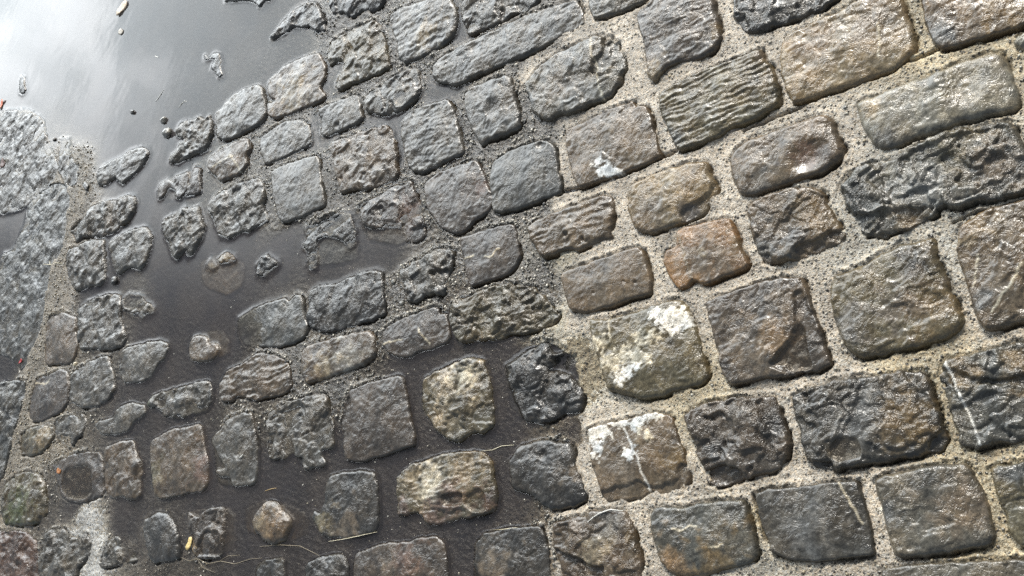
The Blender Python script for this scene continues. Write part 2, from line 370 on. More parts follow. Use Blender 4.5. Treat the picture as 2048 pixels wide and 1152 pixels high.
S('B', 'gr', 'small square cobble with a tiny pit near its lower edge', [(400,660),(395,630),(440,610),(520,580),(600,545),(625,560),(635,630),(645,680),(600,715),(520,750),(425,785),(405,760),(410,710)], g=MUD, h=10, r=12, dents=[(505,722,13,4)])
S('B', 'gr', 'cobble with a triangular rain pool sunk in its middle', [(655,580),(690,540),(760,490),(820,445),(880,410),(940,390),(965,410),(980,480),(970,540),(930,590),(880,625),(850,640),(780,665),(720,650),(670,640)], g=MUD, h=12, r=14, n=3, pools=[([(835,560),(870,530),(905,545),(900,590),(870,615),(845,612)], 5)])
S('B', 'gr', 'smooth grey cobble with a shadowed dimple right of its centre', [(1230,590),(1235,540),(1290,495),(1370,465),(1480,430),(1500,450),(1520,560),(1550,680),(1550,720),(1530,745),(1450,780),(1370,805),(1335,835),(1290,770),(1260,700),(1240,640)], g=MUD, h=14, r=18, n=2, dents=[(1400,625,42,6)])
S('B', 'gr', 'flat-topped grey cobble half drowned left of the crinkled square stone', [(55,830),(60,790),(130,740),(200,700),(280,690),(330,715),(350,770),(345,830),(290,860),(200,900),(90,945),(65,900)], g=MUD, h=8, r=14)
S('B', 'gr', 'clean-cut square grey cobble with a straight dark right side', [(120,990),(200,950),(300,920),(380,895),(395,920),(400,1000),(415,1100),(425,1154),(420,1184),(300,1244),(190,1279),(165,1254),(150,1194),(130,1094)], g=MUD, h=10, r=8, n=1.2)
S('B', 'br', 'large crinkled brown-grey square cobble covered in fine scratches', [(460,850),(480,820),(600,775),(700,740),(780,725),(810,760),(835,840),(845,900),(840,960),(850,1000),(830,1030),(760,1060),(680,1085),(600,1085),(530,1108),(510,1060),(495,980),(480,900)], g=MUD, h=12, r=10, n=3, stn=[(650,900,150,'br')])
S('B', 'gr', 'tall grey cobble with fine wavy ripples and a dark right edge', [(870,720),(880,680),(940,630),(1040,595),(1140,575),(1165,610),(1185,680),(1210,780),(1230,860),(1220,885),(1160,910),(1080,955),(990,990),(950,985),(910,960),(890,870),(872,790)], g=MUD, h=12, r=14, st=(1.6,16,-15))
S('B', 'pu', 'purplish cobble with a rusty dark streak beside its right edge', [(1005,1060),(1060,1010),(1180,960),(1290,925),(1320,950),(1350,1020),(1375,1100),(1390,1114),(1395,1170),(1370,1220),(1280,1275),(1240,1330),(1180,1340),(1100,1310),(1060,1255),(1020,1190)], g=MUD, h=11, r=10, n=1.5, stn=[(1345,1080,45,'rd')])
S('B', 'bl', 'smooth blue-grey cobble with foam on its chipped top corner, by the dry mortar', [(1400,940),(1480,880),(1600,830),(1700,815),(1755,850),(1765,950),(1785,1060),(1785,1105),(1720,1130),(1640,1160),(1530,1200),(1440,1215),(1400,1215),(1395,1120),(1380,1020)], g=MUD, h=10, r=9, n=1.3, dents=[(1680,835,24,6)])
S('F', 'pu', 'dark purplish sunken cobble with a rough knobbly upper right corner', [(635,110),(620,100),(700,50),(780,10),(850,-40),(920,-55),(945,0),(960,60),(980,120),(995,195),(950,215),(850,215),(720,220),(660,205),(640,160)], g=MUD, h=6, r=12, n=3, stn=[(920,120,70,'rd')], sub=[([(640,60),(1000,60),(1010,290),(830,330),(650,290)],4)])
# --- middle
S('F', 'dk', 'drowned cobble showing only a ragged hook-shaped rim above brown water', [(305,320),(330,290),(325,205),(350,200),(380,215),(430,180),(490,190),(480,140),(560,130),(590,180),(605,250),(600,310),(570,340),(550,300),(500,270),(440,265),(390,280),(375,310),(380,400),(375,450),(345,455),(330,420),(335,350)], g=MUD, h=5, r=9, n=3, sub=[([(340,210),(480,130),(580,120),(620,300),(625,410),(400,450),(330,420)],4)])
S('F', 'dk', 'small round lump of stone alone in the deepest brown water', [(35,430),(60,400),(95,375),(110,395),(150,410),(150,440),(110,470),(80,500),(40,490)], g=LAKE, h=8, r=12, n=3)
S('F', 'gr', 'craggy cobble with a black wedge-shaped cleft on its right', [(850,465),(905,440),(920,410),(970,405),(1000,380),(1060,350),(1140,335),(1165,365),(1155,440),(1130,510),(1105,600),(1050,590),(990,610),(950,640),(905,630),(885,590),(890,540),(870,500)], g=MUD, h=13, r=14, n=4, shelf=[([(1035,475),(1150,450),(1130,520),(1105,600),(1090,560)], 9)])
S('F', 'pu', 'flat purplish cobble with three white curved nicks in a row', [(1215,290),(1220,275),(1300,250),(1420,215),(1515,200),(1530,240),(1540,320),(1555,380),(1530,430),(1480,480),(1400,510),(1270,550),(1250,500),(1235,400)], g=MUD, h=9, r=10, n=1.2, veins=[[(1240,395),(1270,385),(1290,375)],[(1355,385),(1390,385),(1420,350),(1440,340)]])
S('F', 'dk', 'dark grey cobble with a thick bright upper rim and a curved dark right side', [(335,620),(350,580),(400,555),(480,550),(560,510),(650,480),(720,465),(750,480),(765,560),(770,650),(770,710),(700,745),(600,770),(500,805),(430,820),(370,790),(325,770),(340,690)], g=MUD, h=12, r=10, n=2.5)
S('F', 'bl', 'dark slanted cobble sinking into blue-black water, with a small knob on top', [(-75,745),(0,695),(90,655),(200,625),(220,650),(260,610),(285,605),(300,650),(305,740),(325,770),(320,830),(270,870),(170,900),(60,895),(-40,890),(-75,830)], g=MUD, h=8, r=9, n=1.6, z2=(-40,850,-12))
S('F', 'br', 'smooth rounded brownish cobble with a pale pinkish smear, wider than tall', [(295,940),(330,895),(430,870),(500,845),(600,825),(690,815),(710,850),(720,930),(700,970),(640,1005),(520,1050),(400,1090),(320,1110),(295,1050)], g=MUD, h=13, r=20, n=2, stn=[(560,990,110,'pl'),(430,1020,70,'tan')])
S('F', 'pu', 'flat brown-grey cobble crossed by two thin pale scratches', [(760,830),(790,790),(880,740),(970,710),(1060,675),(1080,690),(1090,720),(1125,715),(1140,770),(1150,840),(1130,880),(1050,910),(960,930),(930,955),(860,960),(790,925),(765,890)], g=MUD, h=8, r=10, n=1.5, veins=[[(975,800),(1035,890)],[(770,885),(880,860)]])
S('F', 'ol', 'wide rugged cobble with layered broken steps tapering to a point at right', [(1150,680),(1180,640),(1290,600),(1400,555),(1500,540),(1600,560),(1650,580),(1720,660),(1780,720),(1740,760),(1640,800),(1580,830),(1480,820),(1430,855),(1320,860),(1240,880),(1190,860),(1165,800),(1155,740)], g=MUD, h=12, r=12, n=4, st=(3,26,-25))
S('E', 'br', 'layered cobble with narrow parallel ridges like stacked slate', [(1262,1190),(1268,1110),(1310,1040),(1400,1005),(1495,935),(1585,955),(1655,1000),(1670,1125),(1655,1160),(1570,1185),(1470,1205),(1370,1180),(1325,1215),(1285,1215)], g=MUD, h=9, r=10, st=(4,24,-18), n=2)
S('J', 'ol', 'pale olive cobble with yellowish bumps standing high out of brown water', [(1000,20),(1060,-20),(1150,-65),(1260,-100),(1330,-97),(1360,-20),(1380,60),(1390,150),(1400,220),(1390,290),(1340,320),(1270,330),(1230,365),(1180,375),(1120,350),(1060,290),(1020,230),(990,180),(985,110)], g=MUD, h=14, r=20, n=3, stn=[(1150,30,130,'tan'),(1250,-20,80,'cr'),(1110,250,90,'tan')])
S('G', 'dk', 'dark pointed rock with a frayed upper rim at the edge of the dry mortar', [(25,1010),(70,990),(140,930),(200,910),(240,875),(270,885),(280,930),(310,945),(360,940),(300,970),(310,1000),(280,1040),(330,1050),(400,1080),(465,1141),(470,1240),(440,1281),(350,1276),(300,1321),(250,1341),(180,1336),(120,1311),(90,1241),(70,1171),(40,1100)], g=MUD, h=13, r=20, n=4, sub=[([(0,960),(130,890),(300,850),(440,960),(480,1130),(450,1270),(110,1340),(20,1250)],7)])
# --- left side
S('E', 'gr', 'knobbly grey stone tapering to the upper right with rust along its lower edge', [(430,300),(410,260),(410,230),(440,190),(500,150),(520,100),(590,70),(660,60),(720,35),(770,35),(780,70),(765,120),(735,180),(690,200),(660,235),(600,260),(520,265),(480,265),(450,290)], g=LAKE, h=11, r=16, n=4, stn=[(640,220,60,'br')])
S('E', 'gr', 'heart-shaped grey cobble touching the sandy strip by the kerb', [(380,400),(395,350),(430,330),(480,310),(530,285),(590,285),(595,330),(600,430),(600,520),(570,550),(510,550),(470,575),(420,570),(395,520),(378,460)], g=LAKE, h=11, r=18, n=3)
S('E', 'gr', 'rounded grey cobble with two water-worn feet, next to the heart-shaped stone', [(625,310),(640,290),(700,255),(770,225),(830,210),(860,240),(870,280),(855,350),(830,420),(800,460),(760,440),(720,450),(680,490),(655,450),(640,390)], g=LAKE, h=10, r=16, n=2.5)
S('E', 'gr', 'tooth-shaped stone with two roots standing alone in the puddle', [(940,170),(970,150),(1010,140),(1050,100),(1090,110),(1140,95),(1150,150),(1170,210),(1155,270),(1120,330),(1095,375),(1075,380),(1060,340),(1040,370),(1010,395),(985,380),(970,310),(940,260),(932,210)], g=LAKE, h=11, r=18, n=3.5)
S('E', 'gr', 'lumpy grey cobble with a small sunken hollow on its left half', [(1200,110),(1215,70),(1250,30),(1310,-10),(1400,-45),(1480,-70),(1520,-20),(1520,40),(1505,90),(1540,170),(1480,200),(1430,235),(1380,240),(1320,275),(1260,260),(1240,200),(1225,160)], g=MUD, h=12, r=18, n=3, dents=[(1330,130,35,8)])
S('E', 'oc', 'drowned stone with bright yellow lichen flecks breaking the brown water', [(1250,400),(1300,360),(1340,380),(1350,405),(1310,415),(1270,420)], [(1190,430),(1210,400),(1245,440),(1215,460)], g=LAKE, h=4, r=10, n=3, wht=[([(1270,380),(1310,360),(1320,385),(1280,405)], 'tan'),([(1200,420),(1235,430),(1225,455),(1200,445)], 'tan')], sub=[([(1130,400),(1300,340),(1400,420),(1390,560),(1300,620),(1150,560)],6)])
S('E', 'gr', 'square grey cobble with a rough pebbled face below the water by the rubble patch', [(445,740),(450,690),(490,650),(560,620),(640,600),(685,605),(695,650),(690,730),(700,790),(720,850),(690,900),(620,920),(540,910),(470,915),(445,870),(440,800)], g=MUD, h=9, r=12, n=3)
S('E', 'gr', 'low patch of crumbled stone rubble beside the square pebbled cobble', [(705,680),(700,640),(740,600),(780,610),(820,610),(830,650),(860,660),(885,690),(880,715),(850,710),(820,745),(790,720),(750,700)], g=MUD, h=4, r=14, n=4)
S('E', 'br', 'tall flat brownish cobble pressed against the sandy strip by the kerb', [(270,760),(300,720),(360,705),(400,725),(430,735),(430,820),(440,900),(420,980),(380,1000),(320,1000),(260,1005),(260,900)], g=MUD, h=6, r=8, n=1.5)
S('E', 'gr', 'brownish cobble with a thin bright top rim, drooping into water on its right', [(680,1015),(705,990),(705,930),(730,910),(800,890),(900,870),(960,880),(965,920),(940,970),(900,1010),(870,1070),(830,1100),(760,1105),(710,1110),(690,1060)], g=MUD, h=8, r=12, n=2)
S('E', 'br', 'small two-lobed stone surrounded by dark water, left of the layered cobble', [(1090,900),(1110,850),(1145,840),(1180,850),(1195,890),(1240,890),(1255,920),(1240,960),(1210,980),(1170,985),(1105,980),(1088,940)], g=LAKE, h=7, r=12, n=2, sub=[([(1080,830),(1260,790),(1320,860),(1310,960),(1180,1005),(1085,995)],5)])
S('E', 'gr', 'weathered cobble with a rounded shoulder between two flat brown ones', [(400,1110),(410,1060),(460,1020),(520,990),(560,965),(620,960),(630,1010),(650,1060),(650,1150),(630,1200),(560,1240),(480,1255),(430,1230),(395,1200)], g=MUD, h=9, r=14, n=2.5)
S('I', 'pu', 'flat purplish cobble edged by a thin white line, against the sandy strip', [(165,230),(175,130),(200,45),(215,15),(280,-5),(350,-40),(380,-20),(390,60),(380,150),(350,200),(290,230),(230,260),(180,260)], g=MUD, h=5, r=7, n=1.5, veins=[[(205,40),(270,45),(285,20)]])
S('I', 'gr', 'cobble with a bright top rim and a tuft of green moss at its left end', [(850,170),(870,120),(920,100),(1020,70),(1120,45),(1200,30),(1215,70),(1215,150),(1180,200),(1100,215),(1020,245),(950,230),(920,195),(900,170),(870,180)], g=MUD, h=9, r=10, n=3, stn=[(855,155,22,'gn')], shelf=[([(890,130),(950,130),(945,180),(900,180)],4),([(1100,80),(1150,70),(1160,150),(1120,160)],4)])
S('I', 'gr', 'low narrow grey stone shaped like a slipper', [(545,280),(570,260),(650,245),(665,200),(700,170),(740,155),(800,165),(830,170),(835,215),(800,240),(760,270),(740,310),(680,335),(610,335),(570,320)], g=MUD, h=7, r=12, n=2)
S('I', 'gr', 'small stone with a single white tooth-like spur on its lower edge', [(315,270),(350,245),(420,230),(470,220),(485,250),(480,300),(460,340),(430,360),(420,395),(410,390),(400,350),(350,330),(335,380),(325,340),(310,310)], g=MUD, h=7, r=10, n=2.5)
S('I', 'ol', 'yellowish broken stone with a shaded face, close to the blue kerb', [(115,330),(180,300),(240,285),(300,300),(300,340),(270,400),(230,440),(190,455),(110,450)], g=MUD, h=6, r=10, n=2.5, stn=[(255,330,50,'tan')])
S('I', 'br', 'upright cobble with a dark crumbly knob on its right side', [(595,440),(610,410),(680,385),(760,370),(775,420),(790,470),(810,500),(815,560),(800,600),(805,690),(770,710),(735,715),(700,690),(650,700),(615,680),(600,600),(595,520)], g=MUD, h=10, r=14, n=2.5, bumps=[(785,515,30,7)], stn=[(785,515,28,'bk')])
S('I', 'br', 'large flat brown cobble with mossy left edge and reddish right edge', [(865,400),(880,370),(930,340),(990,310),(1060,300),(1140,280),(1160,310),(1170,400),(1195,500),(1195,620),(1170,660),(1070,675),(1000,695),(920,705),(890,680),(880,600),(870,520)], g=MUD, h=9, r=9, n=1.8, stn=[(900,560,60,'ol'),(1170,520,70,'rd')])
S('I', 'gr', 'bluish grey cobble with a torn left side and a short white stick on it', [(1220,380),(1225,350),(1270,310),(1300,260),(1340,240),(1400,215),(1445,215),(1460,300),(1475,400),(1480,500),(1470,620),(1400,630),(1340,635),(1320,580),(1260,575),(1240,550),(1300,530),(1265,470),(1245,430)], g=MUD, h=8, r=10, n=2, sub=[([(1215,340),(1470,200),(1500,640),(1240,645)],3)])
S('I', 'pu', 'hollow cobble holding a dark pool inside a horseshoe-shaped rim', [(300,515),(345,490),(420,455),(510,437),(575,445),(590,540),(590,690),(560,695),(530,705),(470,730),(390,720),(345,680),(325,600)], g=MUD, h=5, r=8, n=2, pools=[([(365,560),(400,520),(500,512),(528,540),(530,680),(470,715),(390,705),(358,660)], 4)])
S('I', 'ol', 'domed mossy cobble at the left edge with green patches low on its face', [(5,800),(10,700),(30,620),(80,570),(160,550),(220,565),(245,620),(255,720),(250,800),(200,850),(100,862),(20,850)], g=MUD, h=14, r=22, n=3, stn=[(110,760,90,'gn'),(60,830,60,'gn')])
S('I', 'rd', 'reddish cobble cut off by the bottom left corner', [(-60,900),(60,895),(150,900),(195,950),(205,1050),(205,1250),(-60,1250)], g=MUD, h=9, r=10, n=3, st=(3,22,40))
S('I', 'gr', 'dark lumpy boulder-like cobble with a wet shiny notch on top, by the pale grey patch', [(225,980),(250,910),(300,885),(360,885),(400,930),(430,940),(490,910),(515,950),(525,1010),(480,1060),(440,1110),(420,1250),(220,1250),(230,1110),(220,1060)], g=MUD, h=14, r=22, n=4)
S('I', 'gr', 'ribbed sloping stone between the pale grey patch and the dark water at the bottom', [(570,1050),(600,980),(630,930),(680,930),(720,980),(770,1010),(775,1060),(700,1085),(620,1095),(580,1110)], g=MUD, h=6, r=12, n=4, st=(3,14,60))
S('I', 'dk', 'thumb-shaped dark cobble with a rounded top and straight left edge', [(825,830),(880,800),(930,785),(970,810),(1000,860),(1020,920),(1025,1000),(1020,1050),(950,1065),(880,1075),(855,1040),(840,960),(820,900)], g=MUD, h=13, r=22, n=2)
S('I', 'pu', 'broken reddish brown cobble with an arched hollow and yellow patch at its left', [(1080,780),(1105,800),(1140,820),(1170,790),(1205,770),(1280,755),(1290,800),(1285,880),(1280,950),(1275,1040),(1200,1050),(1120,1045),(1095,960)], g=MUD, h=9, r=8, n=3, shelf=[([(1165,920),(1190,895),(1270,890),(1275,1035),(1150,1035),(1140,980)],6)], wht=[([(1085,925),(1115,935),(1125,990),(1100,1035),(1085,990)],'tan')], sub=[([(1080,760),(1300,745),(1360,800),(1350,1030),(1100,1050)],4)])
S('J', 'br', 'onion-shaped orange-brown stone standing alone in brown water', [(10,830),(30,790),(70,740),(100,720),(140,730),(165,760),(190,790),(225,830),(220,880),(190,940),(140,965),(80,950),(50,910),(15,890)], g=LAKE, h=13, r=26, n=2, stn=[(110,860,70,'or'),(60,840,40,'tan')], sub=[([(-50,760),(60,700),(230,730),(340,800),(330,930),(200,975),(60,965),(-40,900)],6)])
# --- lower middle
S('J', 'gr', 'grey cobble with a flaked triangular ridge and frayed top rim', [(90,260),(95,225),(140,190),(200,165),(270,140),(370,110),(425,100),(440,130),(450,220),(470,260),(480,410),(400,420),(410,460),(435,515),(380,520),(320,540),(300,500),(310,470),(270,460),(250,430),(200,475),(120,475),(105,440),(110,330)], g=MUD, h=9, r=10, n=3, shelf=[([(110,220),(350,160),(340,290),(270,380),(240,470),(110,480)],4)])
S('J', 'pu', 'largest flat purplish cobble in the wet half, with a folded upper left edge', [(530,230),(560,110),(590,80),(680,45),(770,20),(850,3),(880,20),(900,120),(920,240),(945,350),(940,400),(860,420),(800,450),(740,460),(680,480),(590,490),(550,470),(540,400),(545,330),(525,290)], g=MUD, h=11, r=9, n=1.6, shelf=[([(520,290),(545,150),(575,110),(580,200),(555,290),(540,330)],5)])
S('J', 'dk', 'dark cobble with a vertical grain and a kinked chip at its lower left', [(365,780),(400,800),(430,740),(430,680),(440,620),(460,580),(540,560),(640,550),(710,560),(730,640),(735,760),(735,850),(720,890),(650,910),(560,925),(450,925),(400,900),(380,850),(355,820)], g=MUD, h=9, r=11, n=1.6, st=(1.0,16,85), stn=[(420,860,70,'ol'),(560,890,90,'br')])
S('J', 'ol', 'wood-like yellow and dark brown stone with two rectangular water-filled holes', [(850,590),(870,560),(940,510),(1040,475),(1150,445),(1250,440),(1330,445),(1385,490),(1395,560),(1405,620),(1415,700),(1410,770),(1380,780),(1300,800),(1200,820),(1080,850),(1010,845),(990,800),(950,780),(900,790),(850,800),(850,700)], g=MUD, h=12, r=10, n=2.5, st=(2,12,-8), stn=[(1060,630,110,'cr'),(930,620,80,'tan'),(1230,540,120,'tan'),(1150,720,110,'rd'),(1050,820,80,'rd'),(1380,720,60,'rd'),(880,760,60,'rd')], pools=[([(1105,690),(1230,668),(1232,745),(1120,752)],7),([(1240,685),(1330,640),(1362,700),(1368,780),(1290,782),(1242,740)],6)])
S('K', 'dk', 'rounded dark cobble with a crooked bright chip near its top, in brown water', [(50,490),(70,465),(100,420),(180,380),(270,375),(380,385),(410,420),(430,530),(470,620),(490,680),(480,720),(420,745),(300,765),(240,745),(200,690),(130,670),(70,640),(55,560)], g=MUD, h=15, r=22, n=2, dents=[(250,455,24,5)], stn=[(440,560,50,'br')])
S('J', 'dk', 'small rounded cobble peeking over the bottom edge, left of a longer flat one', [(315,1120),(330,1080),(400,1045),(500,1030),(545,1045),(560,1100),(560,1250),(315,1250)], g=MUD, h=11, r=18, n=2.5)
S('J', 'pu', 'long purplish cobble with orange-brown blush and foamy top rim, at the bottom edge', [(600,1030),(700,990),(800,965),(900,965),(1000,935),(1060,930),(1110,960),(1125,1040),(1135,1130),(1140,1250),(600,1250)], g=MUD, h=8, r=8, n=1.6, stn=[(810,1120,80,'br'),(900,1080,90,'rd')])
S('J', 'dk', 'dark speckled cobble almost level with the water at the bottom edge', [(1300,960),(1350,910),(1440,885),(1530,880),(1660,870),(1685,920),(1710,1000),(1725,1080),(1720,1250),(1290,1250)], g=MUD, h=4, r=10, n=1.6, stn=[(1400,1090,110,'br')])
S('J', 'dk', 'sunken dark cobble at the bottom edge with a faint pale ridge', [(30,1250),(40,1085),(110,1062),(190,1045),(202,1250)], g=MUD, h=3, r=8, n=2)
S('K', 'br', 'brown cobble with a pinkish worn centre and a drowned lower left shelf', [(300,860),(330,840),(400,825),(480,815),(520,785),(620,770),(720,780),(750,850),(780,950),(800,1050),(815,1250),(330,1250),(345,1100),(310,1000),(300,930)], g=MUD, h=14, r=16, n=3, stn=[(540,1030,80,'tan'),(620,950,70,'tan'),(770,920,60,'oc'),(640,850,100,'gr')], shelf=[([(300,1000),(420,1035),(520,1090),(600,1100),(600,1260),(320,1260)],11)])
# --- dry side, top
S('C', 'gr', 'narrow grey cobble sliver cut off by the top edge above the mortar', [(490,-60),(515,60),(540,105),(600,95),(700,60),(830,10),(870,-60)], g=DRY, h=10, r=14, st=(2,18,-20))
S('C', 'pu', 'tall brownish cobble with crackled skin and an orange rim on its right', [(780,110),(790,60),(850,20),(900,-60),(1210,-60),(1240,60),(1265,150),(1270,220),(1230,290),(1180,325),(1100,345),(1030,355),(970,385),(920,430),(880,470),(850,430),(835,340),(825,250),(800,170)], g=DRY, h=12, r=16, n=2, stn=[(1250,180,45,'oc'),(880,430,60,'tan')], st=(1.2,16,-20))
S('C', 'gr', 'grey cobble split by a long white vein, its upper right corner broken off', [(140,480),(180,430),(240,360),(330,300),(430,250),(510,215),(540,200),(590,205),(605,240),(630,205),(670,240),(690,300),(715,370),(720,400),(690,430),(690,480),(640,540),(590,575),(500,605),(420,650),(330,660),(280,690),(210,670),(175,640),(170,570),(145,520)], g=DRY, h=13, r=18, n=2.5, veins=[[(525,215),(535,300),(560,380),(570,470),(592,580)]], shelf=[([(595,190),(680,210),(730,380),(700,400),(640,385),(555,430),(525,430),(540,350),(590,310)],8)], stn=[(160,590,60,'bl'),(350,500,90,'br')])
S('C', 'br', 'flat cobble with a white splash on its lower edge and a thin slab behind it', [(375,800),(365,750),(450,710),(550,660),(640,620),(760,575),(775,610),(840,612),(865,660),(885,740),(910,830),(925,890),(880,930),(780,965),(680,1010),(570,1040),(450,1083),(430,1040),(405,960),(385,880)], g=DRY, h=11, r=9, n=1.6, wht=[([(555,930),(590,940),(640,960),(700,1000),(650,1020),(600,1022),(575,990)],'wh')], shelf=[([(355,740),(770,560),(800,610),(700,650),(560,710),(380,795)],5)])
S('C', 'ol', 'big cobble with bold parallel grooves and a wet orange right end', [(920,540),(960,510),(1100,430),(1250,370),(1400,320),(1500,275),(1515,340),(1560,370),(1590,440),(1600,540),(1600,600),(1520,650),(1430,700),(1320,740),(1250,790),(1150,830),(1030,868),(1000,830),(970,770),(960,710),(930,670),(915,600)], g=DRY, h=13, r=14, n=2, st=(3.4,18,-20), stn=[(1565,450,60,'oc'),(1500,310,40,'br'),(1000,800,70,'bl')])
S('D', 'dk', 'dark blistered cobble cut off by the top edge, with a smooth slate lip', [(-65,-60),(-60,80),(-35,155),(35,193),(110,175),(200,130),(330,100),(450,50),(530,-10),(560,-60)], g=DRY, h=12, r=16, n=4)
S('D', 'tan', 'large rough sandy cobble blushed orange with one short white scratch', [(215,260),(230,200),(330,160),(450,100),(560,50),(650,0),(700,-60),(900,-60),(910,0),(935,80),(960,150),(985,230),(970,300),(900,370),(800,420),(700,460),(580,500),(440,545),(340,580),(280,590),(240,520),(210,430),(205,340)], g=DRY, h=10, r=16, n=2, stn=[(450,250,120,'or'),(750,120,160,'br'),(330,290,70,'or')], veins=[[(778,135),(785,230),(780,330)]])
S('D', 'br', 'brown and ochre cobble filling the top right corner', [(1010,-60),(1040,120),(1070,200),(1110,260),(1150,283),(1200,270),(1300,240),(1450,200),(1613,145),(1760,100),(1760,-60)], g=DRY, h=12, r=10, n=2, stn=[(1300,60,150,'or'),(1150,200,90,'bl'),(1500,80,120,'oc')])
S('D', 'pl', 'pale smooth shiny cobble, long, with a soft saddle near its right end', [(640,600),(680,565),(760,545),(860,500),(1000,450),(1130,400),(1270,345),(1400,300),(1480,300),(1510,340),(1540,420),(1570,510),(1575,590),(1540,630),(1440,650),(1350,685),(1250,700),(1150,740),(1050,770),(950,800),(880,840),(790,855),(740,820),(690,740),(655,660)], g=DRY, h=15, r=26, n=1.6, dents=[(1270,490,110,6)], stn=[(1220,520,110,'ol'),(720,620,70,'tan'),(820,820,80,'bl')], sh=-0.02)
S('D', 'br', 'smooth brown cobble with a dark scooped hollow in its right half', [(-90,930),(-70,880),(0,810),(110,770),(250,720),(400,665),(480,655),(510,700),(540,780),(570,840),(560,900),(500,960),(430,1000),(330,1030),(200,1075),(90,1110),(20,1130),(-30,1110),(-70,1040)], g=DRY, h=14, r=20, n=1.6, dents=[(370,900,85,9)], stn=[(360,900,80,'rd'),(470,900,60,'pu'),(80,1050,90,'gr')])
S('D', 'bl', 'very large craggy dark cobble with drowned hollows along its lower edge at right', [(550,1080),(590,1010),(640,970),(720,940),(860,905),(920,860),(1010,820),(1100,780),(1230,740),(1400,705),(1540,700),(1600,800),(1640,900),(1680,1080),(1613,1115),(1450,1150),(1330,1160),(1240,1195),(1110,1190),(1090,1240),(1000,1300),(880,1320),(770,1365),(700,1345),(640,1300),(610,1230),(570,1150)], g=DRY, h=14, r=16, n=5, stn=[(1200,830,170,'ol'),(1450,950,160,'br'),(980,1260,110,'oc'),(820,1000,60,'ol'),(1000,1080,150,'pl')], shelf=[([(850,1200),(1110,1180),(1090,1245),(880,1325),(770,1370),(640,1310),(630,1240),(750,1230)],7),([(900,900),(1280,760),(1500,720),(1560,820),(1300,880),(1000,990),(900,1010)],5)])
S('D', 'pl', 'pale stone corner at the right edge just above the smooth shiny cobble', [(1550,240),(1600,195),(1760,170),(1760,300),(1600,285)], g=DRY, h=8, r=12, n=3)
# --- dry side, middle
S('G', 'br', 'brown cobble with lengthwise grooves and two small round holes', [(165,280),(150,210),(200,170),(330,120),(480,60),(590,28),(640,30),(660,90),(650,160),(635,240),(640,270),(560,300),(450,345),(360,345),(310,375),(250,390),(210,370),(200,320)], g=DRY, h=13, r=18, n=1.8, st=(2.4,26,-20), dents=[(385,257,15,6),(477,283,13,7)])
S('G', 'tan', 'sandy brown cobble with a smooth slope ending in a wet lower right corner', [(730,60),(740,-20),(780,-50),(880,-95),(1000,-135),(1080,-160),(1190,-168),(1205,-95),(1245,-20),(1240,20),(1200,60),(1170,130),(1050,190),(950,220),(850,245),(800,235),(760,190),(735,130)], g=DRY, h=14, r=18, n=2, stn=[(850,150,130,'br'),(1080,-60,60,'oc'),(1090,130,70,'pu')], shelf=[([(1050,110),(1160,50),(1250,-60),(1260,60),(1170,140),(1050,190)],7)])
S('G', 'br', 'plain smooth brown brick-shaped cobble pricked with tiny pits', [(345,500),(360,470),(480,430),(600,385),(720,345),(790,325),(830,355),(855,450),(875,540),(865,600),(780,620),(650,665),(560,690),(490,710),(440,700),(400,685),(380,640),(360,570)], g=DRY, h=12, r=12, n=0.8, dents=[(785,535,10,3),(720,530,8,3),(545,595,8,3)])
S('G', 'am', 'orange-brown cobble with a ring-shaped mark and a fine tan vein', [(945,380),(960,350),(1010,320),(1015,240),(1080,210),(1180,185),(1290,160),(1330,170),(1350,230),(1380,310),(1410,380),(1425,430),(1390,465),(1310,490),(1240,520),(1190,545),(1110,525),(1080,560),(1030,565),(990,530),(970,480),(945,430)], g=DRY, h=12, r=10, n=1.3, veins=[[(1020,255),(1060,350),(1085,430),(1105,510)],[(1160,345),(1158,375),(1180,388),(1195,370),(1175,345),(1160,345)]], vc='tan', stn=[(1150,410,130,'br'),(1300,420,110,'br'),(1370,320,40,'oc')])
S('H', 'br', 'crinkled brown-black cobble with two wet steps along its lower edge', [(25,100),(45,70),(150,20),(280,-15),(380,-25),(450,0),(470,60),(510,130),(555,200),(575,270),(530,310),(440,350),(340,390),(220,415),(150,415),(80,395),(60,320),(35,220),(20,150)], g=DRY, h=14, r=16, n=3, shelf=[([(300,320),(440,290),(480,250),(560,220),(590,280),(440,360),(300,400)],8),([(60,360),(170,380),(180,430),(70,410)],7)], stn=[(400,130,120,'oc'),(300,270,90,'bk'),(110,360,90,'bl')])
S('G', 'ol', 'cobble with a bright white chalky splash at its top and paler flecks below', [(510,740),(600,740),(700,720),(800,690),(900,655),(990,630),(1060,640),(1090,690),(1120,780),(1150,880),(1180,980),(1195,1060),(1170,1110),(1080,1140),(960,1180),(860,1200),(780,1200),(700,1170),(620,1160),(590,1080),(560,980),(520,860)], g=DRY, h=14, r=20, n=2, wht=[([(865,700),(950,672),(1030,672),(1060,710),(1100,745),(1095,800),(1050,815),(1000,850),(950,800),(900,750)],'wh'),([(700,930),(760,890),(810,950),(870,950),(850,990),(780,990),(720,975)],'cr'),([(540,860),(600,850),(620,890),(560,910)],'cr'),([(660,1050),(740,1020),(790,1040),(740,1080),(700,1130),(670,1100)],'wh'),([(590,950),(700,930),(700,1010),(650,1040),(590,1000)],'cr'),([(770,840),(880,810),(930,860),(870,890),(790,880)],'cr')], veins=[[(630,750),(645,870)]])
